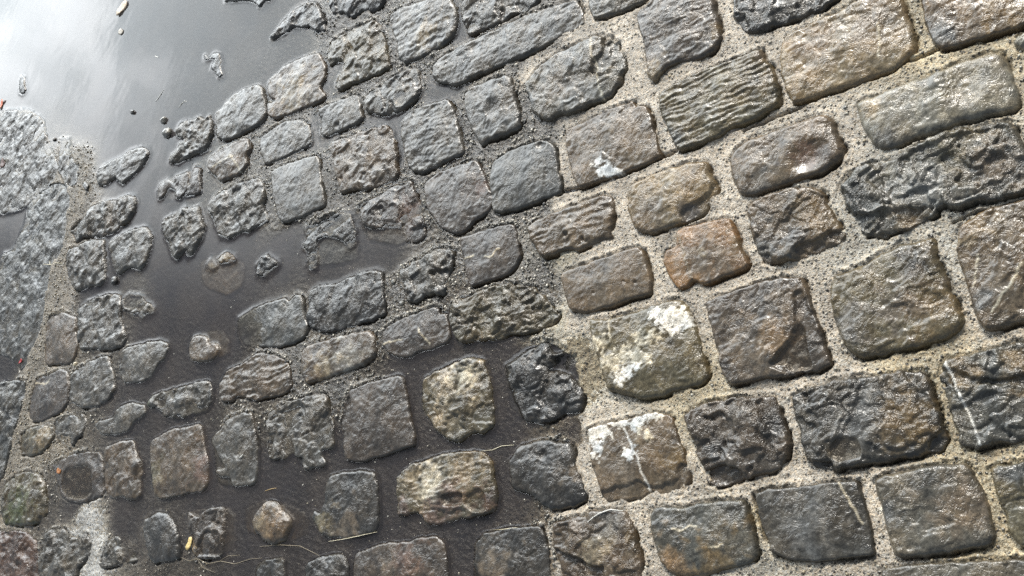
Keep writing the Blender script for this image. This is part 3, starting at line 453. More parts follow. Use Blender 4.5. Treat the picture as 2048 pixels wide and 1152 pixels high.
S('H', 'pu', 'purplish brown cobble with a leg-shaped wet pool down its right side', [(-235,650),(-205,625),(-100,600),(0,560),(100,530),(200,505),(325,495),(345,540),(380,640),(420,760),(450,860),(480,960),(492,1000),(430,1030),(330,1050),(270,1060),(200,1080),(120,1085),(30,1105),(-60,1120),(-95,1110),(-125,1060),(-150,960),(-180,830),(-215,720)], g=DRY, h=15, r=12, n=2, stn=[(150,850,120,'or'),(250,650,90,'br'),(-50,900,140,'br')], shelf=[([(295,590),(340,580),(500,1000),(420,1040),(270,1070),(150,1010),(200,930),(295,830)],6)], pools=[([(165,1000),(205,930),(290,850),(310,760),(355,800),(360,900),(385,1000),(380,1030),(280,1050),(240,1010)],4)])
S('H', 'ol', 'large coarse-grained cobble darkening to olive brown on its right', [(490,540),(520,480),(570,470),(640,450),(700,420),(740,390),(820,350),(900,310),(1000,290),(1090,270),(1110,300),(1110,400),(1150,470),(1180,560),(1230,660),(1265,760),(1240,810),(1150,860),(1050,890),(930,920),(820,940),(690,965),(610,950),(570,880),(530,780),(490,650)], g=DRY, h=13, r=22, n=2.5, stn=[(1100,720,190,'oc'),(600,780,140,'gr'),(1000,430,110,'bk'),(900,650,150,'br')])
S('H', 'br', 'big cobble at the right edge crossed by two slanting white veins', [(1225,250),(1260,190),(1350,130),(1480,85),(1613,50),(1760,20),(1760,715),(1613,755),(1520,790),(1400,810),(1360,760),(1320,680),(1290,570),(1250,450),(1225,350)], g=DRY, h=14, r=14, n=2.4, veins=[[(1350,370),(1340,480),(1310,560)],[(1613,420),(1560,500),(1520,580),(1470,650),(1430,710)]], stn=[(1400,160,110,'oc'),(1360,620,80,'bl'),(1310,290,50,'tan')])
# --- dry side, bottom
S('K', 'br', 'flat brown cobble with a solid white blotch in one corner and a white line across', [(505,310),(540,290),(640,265),(740,245),(860,210),(950,215),(990,230),(1020,320),(1050,410),(1075,510),(1085,600),(1060,660),(980,680),(920,680),(870,660),(800,705),(700,715),(610,725),(580,690),(560,620),(530,520),(505,400)], g=DRY, h=9, r=9, n=1.6, wht=[([(510,305),(630,275),(640,320),(590,370),(590,440),(550,460),(515,420),(530,360)],'wh'),([(650,285),(740,255),(860,225),(920,225),(900,250),(800,290),(790,310),(740,290)],'wh'),([(720,430),(770,420),(775,465),(745,470),(720,455)],'wh'),([(810,330),(860,330),(855,370),(810,360)],'cr')], veins=[[(720,300),(750,370),(790,450),(825,560),(855,620),(870,690)],[(640,320),(660,370)]], vc='wh', shelf=[([(580,660),(700,640),(800,600),(870,640),(1020,600),(1040,500),(1095,500),(1095,690),(580,740)],5)], stn=[(1010,470,70,'oc'),(640,560,140,'br')])
S('K', 'pu', 'cratered shiny dark cobble with a drowned basin across its middle', [(1060,230),(1080,200),(1180,155),(1280,135),(1400,120),(1565,110),(1595,170),(1635,270),(1655,370),(1655,450),(1615,530),(1535,560),(1400,590),(1330,610),(1260,635),(1190,620),(1170,560),(1155,490),(1120,420),(1090,330),(1070,270)], g=DRY, h=16, r=16, n=4, dents=[(1270,350,110,9)], shelf=[([(1170,540),(1280,510),(1390,540),(1400,600),(1200,640)],10)], stn=[(1550,300,90,'bk'),(1240,440,70,'bk')])
S('K', 'bl', 'blue-grey flat cobble with a brown lower edge and a curled white scratch', [(860,790),(880,755),(960,755),(1060,760),(1150,735),(1280,715),(1390,710),(1420,760),(1440,840),(1460,940),(1480,1010),(1465,1060),(1400,1090),(1280,1110),(1180,1150),(1060,1145),(960,1130),(920,1060),(890,980),(865,900)], g=DRY, h=12, r=16, n=2, veins=[[(1000,885),(1070,883),(1110,855),(1140,860)],[(1215,985),(1260,985),(1290,965)]], stn=[(1000,1100,120,'or'),(1250,1090,120,'oc'),(1430,830,40,'oc')])
S('L', 'dk', 'biggest dark cobble at lower right with a wet hollow near its lower left corner', [(265,125),(330,85),(450,45),(600,10),(740,0),(860,-30),(1010,-36),(1045,0),(1075,60),(1110,180),(1140,290),(1160,370),(1130,430),(1040,440),(930,470),(800,490),(650,520),(520,540),(400,530),(360,480),(335,400),(320,310),(280,220)], g=DRY, h=16, r=14, n=3.5, stn=[(930,250,190,'oc'),(650,240,150,'gr')], pools=[([(480,420),(560,350),(640,350),(680,410),(670,470),(560,500),(500,470)],5)], shelf=[([(330,95),(500,60),(480,150),(360,170)],4),([(1030,430),(1140,290),(1175,380),(1140,440)],9),([(370,480),(500,490),(520,550),(390,540)],9)])
S('L', 'bl', 'ledged dark cobble at the right edge with a bold white vein running down it', [(1130,-60),(1170,-95),(1250,-115),(1400,-155),(1613,-205),(1760,-235),(1760,355),(1613,375),(1500,385),(1400,400),(1300,415),(1250,390),(1230,330),(1210,260),(1170,180),(1145,80),(1120,0)], g=DRY, h=14, r=12, n=4, veins=[[(1155,-95),(1200,10),(1250,110),(1300,230),(1340,330),(1362,400)]], vc='wh', shelf=[([(1120,-50),(1200,-40),(1330,20),(1613,0),(1760,-20),(1760,40),(1400,50),(1200,60),(1140,60)],7)], stn=[(1250,-20,110,'oc'),(1600,-60,120,'oc')])
S('L', 'dk', 'flat slate-dark cobble with a thin white vein near its upper right corner', [(60,675),(130,655),(280,640),(440,620),(560,605),(640,600),(665,640),(690,720),(715,830),(740,940),(755,1020),(690,1040),(560,1055),(420,1070),(300,1065),(220,1040),(155,1020),(130,930),(100,850),(75,750)], g=DRY, h=12, r=9, n=1.6, veins=[[(545,610),(590,680),(640,770),(690,850)]], stn=[(350,900,160,'gr')])
S('L', 'gr', 'coarse glittering dark cobble with beaded wet grain, near the lower right', [(750,600),(800,575),(900,550),(1050,520),(1180,505),(1280,505),(1320,560),(1360,640),(1400,740),(1430,830),(1445,920),(1420,970),(1300,1000),(1180,1020),(1050,1040),(900,1050),(850,1020),(830,940),(810,850),(785,740),(755,640)], g=DRY, h=15, r=18, n=2.2, stn=[(1250,750,160,'br'),(820,800,70,'bl')], sh=-0.06)
S('L', 'ol', 'greenish grey cobble cut off by the lower right edge', [(1420,540),(1460,515),(1540,500),(1760,485),(1760,1020),(1613,985),(1560,950),(1520,870),(1500,780),(1450,660),(1430,600)], g=DRY, h=15, r=14, n=3, stn=[(1560,560,90,'bl'),(1560,800,100,'ol')])
S('L', 'gr', 'wide grey cobble mostly hidden below the bottom right edge', [(785,1130),(830,1105),(1000,1085),(1200,1075),(1400,1065),(1760,1050),(1760,1260),(790,1260)], g=DRY, h=12, r=10, n=2)
# --- kerb along the left edge
K = dict(kind='kerbstone', cat='kerb stone', g='kerb stones along the left edge')
S('A', 'gr', 'pale pitted kerb slab beside the bright puddle, topmost of the kerb', [(-120,640),(60,640),(160,632),(245,690),(250,735),(285,860),(340,955),(315,1050),(180,1150),(140,1195),(60,1225),(-120,1240)], [(345,800),(400,805),(400,900),(455,960),(440,1060),(380,1080),(330,1000)], h=2.6, r=10, n=2.5, st=(1.8, 20, 70), **K)
S('E', 'bl', 'long pale bluish kerb slab with water-filled hollows and ragged inner edge', [(150,170),(165,80),(290,-40),(385,-45),(405,60),(395,130),(360,340),(290,460),(265,630),(245,780),(190,920),(145,1010),(110,1040),(60,960),(-80,930),(-80,560),(-20,450),(15,370),(60,360),(90,320)], h=2.0, r=8, n=2.4, st=(1.8, 20, -65), **K)
S('I', 'bl', 'bluish rippled kerb slab at the lower left edge', [(-120,30),(-20,40),(150,20),(130,130),(100,240),(50,420),(20,560),(-10,640),(-120,650)], h=6, r=8, n=3, st=(2.5,18,-60), **K)
# ------------------------------------------------------------------ lie of the land: bed of mortar, sand and mud
SAND = (0.315, 0.283, 0.232); OCH = (0.28, 0.24, 0.16); MUDC = (0.043, 0.038, 0.036); GRITC = (0.072, 0.066, 0.057)
KERBS = (0.135, 0.118, 0.09); PALE_GREY = (0.30, 0.30, 0.285); PALE = (0.28, 0.26, 0.20); GRYS = (0.27, 0.255, 0.215)
BED = [(x, y, z, MUDC) for x, y, z in [
  (-200,-150,-20),(100,80,-18),(300,100,-18),(200,200,-18),(450,80,-14),(600,-120,-12),(-150,100,-18),(250,270,-16),(560,140,-8),(350,260,-14),(310,420,-12),(330,560,-14),
  (460,500,-14),(560,500,-13),(430,620,-14),(300,640,-12),(760,500,-11),(650,520,-11),(700,490,-11),(200,560,-9),(30,480,-9),(-80,450,-9),(300,740,-9),(400,760,-9),(880,660,-9),
  (820,735,-9),(1000,720,-8),(1010,850,-9),(900,900,-8),(780,940,-9),(560,960,-10),(460,1000,-10),(620,1080,-7),(700,890,-8),(440,930,-9),(260,830,-6),
  (250,950,-7),(240,1040,-7),(150,1000,-5),(470,650,-12),(520,760,-6),(340,860,-7),(410,1060,-8),(580,1120,-6),
  (1020,960,-7),(850,1060,-6),(930,1060,-7),(1150,860,-5),(930,770,-8),(1000,640,-2),(960,1140,-7),(520,1040,-9),(760,1030,-8),
  (880,370,-3),(640,250,-4),(775,250,-8),(880,175,-7),(910,60,-5),(790,300,-7),(910,260,-3),(660,200,-4),(655,170,-4),(1000,1200,-6),(500,1250,-6),(80,1230,-3),(20,700,-6),(10,735,-7)]]
BED += [(x, y, z - 1.2, GRITC) for x, y, z in [
  (700,40,4),(600,225,2),(655,205,2),(720,190,3),(780,140,3),(880,105,4),(560,320,2),(480,350,2),(655,370,5),(650,410,4),(740,385,2),(990,270,3),(945,230,4),(830,320,2),
  (860,345,3),(1080,265,4),(1030,130,4),(1060,200,3),(1090,430,3),(1000,440,3),(1085,550,4),(1100,600,2),(900,520,2),(785,590,2),(765,640,3),(590,715,4),(680,760,3),(620,785,3),
  (540,700,3),(725,830,2),(870,610,2),(860,430,0),(480,825,1),(560,440,1),(740,660,2),(470,130,-9),(525,260,1),(425,330,-2),(230,690,0),(170,790,0),(270,600,-3),
  (90,1000,0),(400,1110,-1),(340,1130,-1),(830,170,2),(1010,230,3),(540,820,0),(600,640,0)]]
BED += [(x, y, z, KERBS) for x, y, z in [(130,425,8),(112,540,8),(100,620,8),(82,700,8),(60,780,7),(42,850,6),(25,920,6),(150,350,3),(125,390,6),(120,880,1),(60,915,3),(20,1060,2),(110,765,2)]]
BED += [(x, y, z, PALE_GREY) for x, y, z in [(165,1035,1.5),(190,1060,1.5),(200,1090,1.5),(180,1130,1.5),(170,1200,1.5)]]  # smooth pale grey patch at the lower left
BED += [(x, y, z, c) for x, y, z, c in [
  (1135,320,8,SAND),(1125,420,7,SAND),(1120,500,6,PALE),(1120,640,5,PALE),(1150,640,4,SAND),(1158,700,-2.5,PALE),(1175,760,-3,PALE),(1185,800,-1,PALE),(1200,500,9,SAND),(1200,650,8,SAND),
  (1175,850,5,SAND),(1172,930,4,SAND),(1195,1000,6,SAND),(1195,820,6,SAND),(1280,1050,8,SAND),(1270,1120,8,SAND),(1400,330,10,SAND),(1240,420,9,SAND),(1330,320,10,SAND),(1440,480,10,SAND),
  (1390,590,10,SAND),(1400,790,10,OCH),(1500,990,10,SAND),(1640,620,10,SAND),(1700,480,10,GRYS),(1800,490,10,GRYS),(1690,300,10,SAND),(1450,200,10,SAND),(1520,530,10,SAND),(1300,150,9,SAND),(1260,60,9,SAND),
  (1900,800,10,OCH),(1850,690,10,OCH),(1800,730,10,OCH),(1960,930,10,OCH),(1980,1060,10,OCH),(1750,1120,10,SAND),(1750,950,10,SAND),(1600,770,10,SAND),(1510,1030,10,OCH),(1490,1120,10,GRYS),(1100,60,7,GRITC),(1160,40,8,SAND),(1060,150,6,SAND),
  (1500,50,10,SAND),(1850,90,10,OCH),(1960,70,10,OCH),(1760,300,10,GRYS),(1900,420,10,GRYS),(1920,500,10,GRYS),(2000,600,10,SAND),(1560,850,10,SAND),(1350,1000,9,SAND),(1630,950,10,SAND),(1700,780,10,SAND),
  (2300,-150,10,SAND),(2300,600,10,SAND),(2300,1300,10,SAND),(1500,-200,9,SAND),(1100,-200,6,GRITC),(1500,1350,9,SAND)]]
_bx, _by = ground([b[0] for b in BED], [b[1] for b in BED])
_bz = np.array([b[2] for b in BED]) * 0.001
_bc = np.array([b[3] for b in BED])
def bed(X, Y, want_color=False):
    sh = X.shape; X = X.ravel(); Y = Y.ravel()
    z = np.zeros(X.shape); c = np.zeros((X.size, 3))
    for i in range(0, X.size, 60000):
        dx = X[i:i+60000, None] - _bx; dy = Y[i:i+60000, None] - _by
        w = 1.0 / (dx * dx + dy * dy + 0.014 ** 2) ** 1.8
        w /= w.sum(1, keepdims=True)
        z[i:i+60000] = w @ _bz
        if want_color: c[i:i+60000] = w @ _bc
    return (z.reshape(sh), c.reshape(sh + (3,))) if want_color else z.reshape(sh)

# ------------------------------------------------------------------ stone surfaces
def unit(t, x, y):
    a = ground(*px_of(t, [(x - 15, y)])[0]); b = ground(*px_of(t, [(x + 15, y)])[0])
    c = ground(*px_of(t, [(x, y - 15)])[0]); d = ground(*px_of(t, [(x, y + 15)])[0])
    return math.sqrt(math.hypot(float(b[0] - a[0]), float(b[1] - a[1])) * math.hypot(float(d[0] - c[0]), float(d[1] - c[1]))) / 30
def gpts(t, pts, z=0.0):
    p = np.array(px_of(t, pts)); x, y = ground(p[:, 0], p[:, 1], z)
    return np.stack([x, y], 1)
def prep(i, s):
    t = s['tile']
    s['seed'] = 100 + 13 * i
    p0 = gpts(t, s['polys'][0])
    c = p0.mean(0)
    b = max(float(bed(np.array([q[0] for q in p0]), np.array([q[1] for q in p0])).mean()), 0.0)
    s['base'] = b
    s['h'] = s.get('h', 9) * (1.0 if s['g'] == LAKE or 'kind' in s else 0.9 if s['g'] == DRY else 0.7 if t in 'EI' else 0.78)
    s['ztop'] = b + s.get('h', 9) * 0.001
    zl = b + s.get('h', 9) * 0.0006
    s['zl'] = zl
    s['_sub'] = [(chaikin(gpts(t, p, 0.0), 2), d * 0.001) for p, d in s.get('sub', [])]
    s['out'] = [chaikin(gpts(t, p, zl), 2) for p in s['polys']]
    allp = np.concatenate(s['out'] + [p for p, d in s['_sub']]); s['lo'] = allp.min(0) - 0.02; s['hi'] = allp.max(0) + 0.02
    s['c'] = (s['lo'] + s['hi']) / 2
    xy = np.array(s['polys'][0]).mean(0)
    s['u'] = unit(t, xy[0], xy[1])
    z = zl
    s['_shelf'] = [(chaikin(gpts(t, p, z), 1), d * 0.001) for p, d in s.get('shelf', [])]
    s['_pools'] = [(chaikin(gpts(t, p, z), 2), d * 0.001) for p, d in s.get('pools', [])]
    s['_dents'] = [(gpts(t, [(x, y)], z)[0], r * s['u'], d * 0.001) for x, y, r, d in s.get('dents', [])]
    s['_dents'] += [(gpts(t, [(x, y)], z)[0], r * s['u'], -d * 0.001) for x, y, r, d in s.get('bumps', [])]
    s['_veins'] = [gpts(t, v, z) for v in s.get('veins', [])]
    s['_wht'] = [(gpts(t, p, z), k) for p, k in s.get('wht', [])]
    s['_stn'] = [(gpts(t, [(x, y)], z)[0], r * s['u'], k) for x, y, r, k in s.get('stn', [])]
    if 'st' in s:
        a, wl_, deg = s['st']
        g = gpts(t, [(xy[0], xy[1]), (xy[0] + 40 * math.cos(math.radians(deg)), xy[1] + 40 * math.sin(math.radians(deg)))], z)
        d = g[1] - g[0]; s['_st'] = (a * 0.001, wl_ * s['u'], d / np.linalg.norm(d))
    if 'z2' in s:
        x, y, dz = s['z2']; s['_z2'] = (gpts(t, [(x, y)], z)[0], dz * 0.001)

def edge_sd(s, X, Y):
    sd = np.full(X.shape, -1e9)
    for p in s['out']: sd = np.maximum(sd, sdf(p, X, Y))
    rag = 0.0017 + 0.0005 * s.get('n', 2)
    return sd + (0.002 if s['g'] == DRY else 0.0045) + rag * fbm(X, Y, 0.024, s['seed'] + 40, 4, 0.5)
def stone_z(s, X, Y, zm):
    sd = edge_sd(s, X, Y); sd_in = s['seed']; A = s.get('n', 2.0) * 0.001; R = s.get('r', 12) * 0.00058
    wob = 0.012 * fbm(X, Y, 0.05, sd_in + 7, 2)
    Xw, Yw = X + wob, Y - wob
    Af = min(A, 0.0017) * 0.85
    mk = 0.3 + 1.0 * sstep(-0.22, 0.28, fbm(X, Y, 0.075, sd_in + 3, 3))
    z = s['ztop'] + A * 0.9 * fbm(X, Y, 0.08, sd_in, 2) + Af * 0.75 * mk * facets(Xw, Yw, 0.036, sd_in + 11)
    z += Af * 0.5 * mk * (0.45 - np.abs(fbm(Xw, Yw, 0.022, sd_in + 21, 3, 0.55)) * 1.5)
    big = np.clip((s.get('n', 2.0) - 1.5) / 1.5, 0, 1)
    lf = fbm(Xw, Yw, 0.06, sd_in + 91, 3, 0.4); l2 = fbm(Xw + 0.3 * wob, Yw, 0.034, sd_in + 95, 2, 0.4)
    z -= A * (0.25 + 0.75 * big) * (1.25 * sstep(0.14, 0.20, lf) - 1.0 * sstep(-0.24, -0.29, lf) + 0.45 * sstep(0.12, 0.17, l2))
    z += A * 0.7 * big * facets(X + wob, Y, 0.06, sd_in + 97)
    z += 0.0005 * fbm(X, Y, 0.011, sd_in + 31, 3, 0.6) + Af * 0.28 * mk * facets(X + wob * 2, Y + wob, 0.012, sd_in + 61)
    z += 0.0032 * sstep(0, 0.055, sd) - 0.0016
    if '_st' in s:
        a, w, d = s['_st']
        al = (X - s['c'][0]) * d[0] + (Y - s['c'][1]) * d[1]; ac = -(X - s['c'][0]) * d[1] + (Y - s['c'][1]) * d[0]
        ac = ac + 0.7 * w * fbm(X, Y, 0.05, sd_in + 51, 4, 0.6)
        rd = perlin(ac / w * 1.1, al / (w * 7), sd_in + 52) + 0.5 * perlin(ac / w * 2.3, al / (w * 6), sd_in + 53)
        z += a * (0.62 + 0.35 * fbm(X, Y, 0.045, sd_in + 54, 2)) * np.tanh(2.2 * rd)
    if '_z2' in s:
        (q, dz) = s['_z2']; z += dz * np.clip(1 - np.hypot(X - q[0], Y - q[1]) / 0.13, 0, 1)
    for q, r, d in s['_dents']:
        rr = np.hypot(X - q[0], Y - q[1]) / max(r, 0.0035)
        z -= d * np.exp(-(rr ** 2.6)) - 0.15 * d * np.exp(-((rr - 1.3) / 0.4) ** 2)
    nz = 0.004 * fbm(X, Y, 0.02, sd_in + 81, 3)
    for p, d in s['_shelf']:
        z -= d * sstep(-0.0025, 0.0025, sdf(p, X, Y) + nz)
    zl = np.maximum(zm, -0.003) - 0.005
    t = np.clip(sd / R, 0, 1)
    pr = np.sqrt(1 - (1 - t) ** 2)
    z = zl + (np.maximum(z, zl - 0.002) - zl) * pr
    s['_pz'] = []
    for p, d in s['_pools']:
        sp = sdf(p, X, Y) + nz * 0.5
        near = (sp > -0.006) & (sp < 0.002)
        zp = s.get('zp') or (float(np.percentile(z[near], 35)) if near.any() else s['ztop'])
        s['zp'] = zp
        z = np.where(sp > -0.005, np.maximum(z, zp + 0.0003), z)
        z = np.where(sp > -0.002, zp + 0.0004 - (d + 0.0022 * fbm(X, Y, 0.018, sd_in + 5, 4)) * sstep(-0.002, 0.006, sp), z)
        s['_pz'].append((p, zp))
    z = np.where(sd < 0, zl + sd * 4.0, z)
    s['_main'] = sd
    for p, d in s['_sub']:                                  # the drowned body of the stone, just under the water
        ss = sdf(p, X, Y) + 0.003 * fbm(X, Y, 0.024, sd_in + 44, 3)
        zs = -d + A * 0.6 * fbm(X, Y, 0.05, sd_in + 45, 3) + 0.0006 * fbm(X, Y, 0.012, sd_in + 46, 3)
        zs = -0.02 + (zs + 0.02) * np.sqrt(1 - (1 - np.clip(ss / 0.009, 0, 1)) ** 2)
        z = np.maximum(z, np.where(ss > 0, zs, -0.02 + ss * 4)); sd = np.maximum(sd, ss)
    return z, sd

for i, s in enumerate(STONES): prep(i, s)

# ------------------------------------------------------------------ bed mesh
STEP = 2.0
pxs = np.arange(-300, 2360, STEP); pys = np.arange(-220, 1380, STEP)
GX, GY = np.meshgrid(pxs, pys)
X, Y = ground(GX, GY)
zb, cb = bed(X, Y, True)
usd = np.full(X.shape, -1.0); umain = np.full(X.shape, -1.0)
stone_top = np.full(X.shape, -1.0)
for s in STONES:
    k = (X > s['lo'][0]) & (X < s['hi'][0]) & (Y > s['lo'][1]) & (Y < s['hi'][1])
    ii = np.where(k.any(1))[0]; jj = np.where(k.any(0))[0]
    sl = (slice(ii[0], ii[-1] + 1), slice(jj[0], jj[-1] + 1))
    zz, sd = stone_z(s, X[sl], Y[sl], zb[sl])
    umain[sl] = np.maximum(umain[sl], s['_main']); usd[sl] = np.maximum(usd[sl], sd); stone_top[sl] = np.maximum(stone_top[sl], np.where(sd > -0.006, zz, -1))
wetside = sstep(0.0045, 0.0005, zb)                        # 1 where the bed lies near or under the water line
zm = zb + 0.0012 * fbm(X, Y, 0.05, 5, 4) + 0.0022 * fbm(X, Y, 0.012, 15, 4, 0.65) * (0.45 + 0.55 * wetside) + 0.0007 * fbm(X, Y, 0.004, 25, 2)
gap = sstep(-0.05, 0.3, fbm(X, Y, 0.09, 33, 2))
gy_, gx_ = np.gradient(np.maximum(usd, -0.03)); gl_ = np.hypot(gx_, gy_) + 1e-9
ahead = np.clip(gx_ / gl_ * 0.35 + gy_ / gl_ * 0.94, 0, 1)            # joint on the far (uphill) side of a stone: pale sand lip, also painting in bright wet rims
behind = np.clip(-gx_ / gl_ * 0.8 - gy_ / gl_ * 0.6, 0, 1)            # joint on the near side: the mortar has shrunk away
g2 = sstep(-0.25, 0.15, fbm(X, Y, 0.07, 34, 2))
shallow = sstep(-0.007, -0.001, zb)
crackm = behind * g2 * shallow * np.exp(-(np.minimum(usd, 0) / 0.0036) ** 2)
zm -= 0.012 * crackm
zm += shallow * ahead * (0.3 + 0.7 * g2) * (0.0034 + 0.003 * fbm(X, Y, 0.009, 35, 3)) * np.exp(-((usd + 0.005) / 0.0045) ** 2)
zm += 0.0012 * (1 - gap) * np.exp(-((usd + 0.007) / 0.004) ** 2)
CRACKS = [('D', [(0,745),(150,690),(280,635),(380,585),(500,530),(600,505),(700,465),(800,415),(900,375),(1020,320),(1140,290)]),
          ('C', [(345,1102),(440,1085),(600,1030),(780,965),(920,912),(1020,870)]),
          ('H', [(1200,190),(1300,150),(1450,120),(1613,50)]), ('K', [(1460,690),(1490,800),(1530,940)])]
for t, ln in CRACKS:
    g = gpts(t, ln, 0.01); d = pdist(g, X + 0.004 * fbm(X, Y, 0.03, 77, 3), Y + 0.004 * fbm(X, Y, 0.03, 78, 3))
    zm -= 0.016 * np.exp(-(d / 0.0024) ** 2)
zm = np.where(usd > 0.009, zm - 0.02, zm)
cm = cb * (1 + 0.35 * fbm(X, Y, 0.06, 91, 4))[..., None]
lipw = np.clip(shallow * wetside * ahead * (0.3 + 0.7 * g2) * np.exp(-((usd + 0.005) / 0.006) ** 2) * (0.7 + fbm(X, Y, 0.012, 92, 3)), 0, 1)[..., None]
cm = cm * (1 - lipw) + np.array((0.20, 0.187, 0.158)) * lipw  # lip lightened: washed sand, plus the shine of wet rims painted in
cm = np.clip(cm, 0.015, 0.6)
co = np.stack([X, Y, zm], -1).reshape(-1, 3)
f, used = grid_faces(np.ones(X.shape, bool))
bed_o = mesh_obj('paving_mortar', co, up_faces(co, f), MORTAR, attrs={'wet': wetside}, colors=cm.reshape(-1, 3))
bed_o['kind'] = 'structure'
gco = np.array([(-600, -600, -0.07), (600, -600, -0.07), (600, 600, -0.07), (-600, 600, -0.07)])
far = mesh_obj('ground', gco, [[0, 1, 2, 3]], MORTAR, colors=np.tile(MUDC, (4, 1)), smooth=False)
far['kind'] = 'structure'

# ------------------------------------------------------------------ standing water: one level sheet, murkier where deeper
comp = np.maximum(zm, stone_top)
keep = (comp < 0.005) & (GX < 1290) & (crackm < 0.3)
dep = np.maximum(-comp, 0)
zw = 0.0018 * np.exp(np.minimum(umain, 0) / 0.0045) * sstep(0.004, -0.003, stone_top * 0 + comp) + 0.0008 * np.exp(-np.abs(comp) / 0.0012)
wco = np.stack([X, Y, zw], -1).reshape(-1, 3)
f, used = grid_faces(keep)
wat = mesh_obj('puddle_water', wco[used], up_faces(wco[used], f), WATER, attrs={'depth': dep.reshape(-1)[used]})
wat['kind'] = 'structure'

# ------------------------------------------------------------------ every cobble and kerb stone
def place_stone(s):
    dist = math.sqrt(s['c'][0] ** 2 + s['c'][1] ** 2 + CAMZ ** 2)
    st = max(0.0021, dist * 0.00125)
    xs = np.arange(s['lo'][0], s['hi'][0] + st, st); ys = np.arange(s['lo'][1], s['hi'][1] + st, st)
    x, y = np.meshgrid(xs, ys)
    zbm = bed(x, y)
    z, sd = stone_z(s, x, y, zbm)
    sdd = s['seed']
    base = np.array(C_[s['col']]) * (np.array((1.09, 1.0, 0.81)) * 0.84 if s['g'] == DRY else np.array((1.09, 1.0, 0.86)) * 0.62)
    blot = fbm(x, y, 0.08, sdd + 200, 4); blot2 = fbm(x, y, 0.025, sdd + 210, 4, 0.6)
    c = base[None, None] * (1 + 0.35 * blot + 0.25 * blot2)[..., None]
    for q, r, k in s['_stn']:
        w = np.clip(1.35 * np.exp(-((np.hypot(x - q[0], y - q[1]) / r) ** 2.4)) + 0.8 * blot2 - 0.25, 0, 1) * (np.hypot(x - q[0], y - q[1]) < 2.2 * r)
        w = w * 0.85
        c = c * (1 - w[..., None]) + np.array(C_[k])[None, None] * (1 + 0.3 * blot2)[..., None] * w[..., None]
    for p, k in s['_wht']:
        d = sdf(p, x, y) + 0.0012 + 0.014 * fbm(x, y, 0.018, sdd + 230, 4, 0.65)
        w = sstep(-0.003, 0.002, d) * (0.78 + 0.22 * sstep(-0.25, 0.15, fbm(x, y, 0.009, sdd + 235, 3)))
        c = c * (1 - w[..., None]) + np.array(C_[k])[None, None] * w[..., None]
        z = z + 0.0006 * w
    vc = np.array(C_[s.get('vc', 'cr')])
    for ln in s['_veins']:
        d = pdist(ln, x + 0.003 * fbm(x, y, 0.02, sdd + 240, 3), y + 0.003 * fbm(x, y, 0.02, sdd + 241, 3))
        wd = 0.0012 if s.get('vc') == 'wh' else 0.0012
        w = 0.9 * sstep(wd + st * 0.6, wd * 0.4, d)
        c = c * (1 - w[..., None]) + vc[None, None] * w[..., None]
        z = z + 0.0007 * w
    # damp grime and sand packed along the foot of the stone
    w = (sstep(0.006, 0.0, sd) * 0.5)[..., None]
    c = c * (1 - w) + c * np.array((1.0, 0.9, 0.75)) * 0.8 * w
    lum = c.mean(-1, keepdims=True); c = lum + (c - lum) * 0.78
    c = np.clip(c, 0.012, 0.85)
    base_pt = np.array([s['c'][0], s['c'][1], s['base']])
    keep = sd > -0.0075
    co = np.stack([x, y, z], -1).reshape(-1, 3)
    f, used = grid_faces(keep)
    o = mesh_obj(s.get('kind', 'cobblestone'), co[used] - base_pt, up_faces(co[used], f), STONE,
                 attrs={'sheen': np.full(len(used), s.get('sh', 0.0)), 'grain': np.full(len(used), np.clip(0.16 + 0.22 * s.get('n', 2.0), 0.22, 0.95))}, colors=c.reshape(-1, 3)[used])
    o.location = base_pt
    tag(o, s['label'], s.get('cat', 'cobblestone'), s['g'])
    for p, zp in s['_pz']:                                  # rain water lying in its hollow
        lo, hi = p.min(0) - 0.006, p.max(0) + 0.006
        wx, wy = np.meshgrid(np.arange(lo[0], hi[0], 0.0025), np.arange(lo[1], hi[1], 0.0025))
        zs, _ = stone_z(s, wx, wy, bed(wx, wy))
        kp = sdf(p, wx, wy) > -0.004
        wc = np.stack([wx, wy, np.full(wx.shape, zp)], -1).reshape(-1, 3)
        ff, us = grid_faces(kp)
        wo = mesh_obj('pool_water', wc[us], up_faces(wc[us], ff), POOL, attrs={'depth': np.maximum(zp - zs, 0).reshape(-1)[us]})
        wo['kind'] = 'structure'
for s in STONES: place_stone(s)

# ------------------------------------------------------------------ grit: sand grains and crumbs washed into the wet joints
def at_grid(px, py):
    j = np.clip(((px + 300) / STEP).astype(int), 0, len(pxs) - 1); i = np.clip(((py + 220) / STEP).astype(int), 0, len(pys) - 1)
    return i, j
PHI = (1 + 5 ** 0.5) / 2
ICO = np.array([(-1, PHI, 0), (1, PHI, 0), (-1, -PHI, 0), (1, -PHI, 0), (0, -1, PHI), (0, 1, PHI), (0, -1, -PHI), (0, 1, -PHI), (PHI, 0, -1), (PHI, 0, 1), (-PHI, 0, -1), (-PHI, 0, 1)]) / math.sqrt(1 + PHI * PHI)
ICF = np.array([(0,11,5),(0,5,1),(0,1,7),(0,7,10),(0,10,11),(1,5,9),(5,11,4),(11,10,2),(10,7,6),(7,1,8),(3,9,4),(3,4,2),(3,2,6),(3,6,8),(3,8,9),(4,9,5),(2,4,11),(6,2,10),(8,6,7),(9,8,1)])
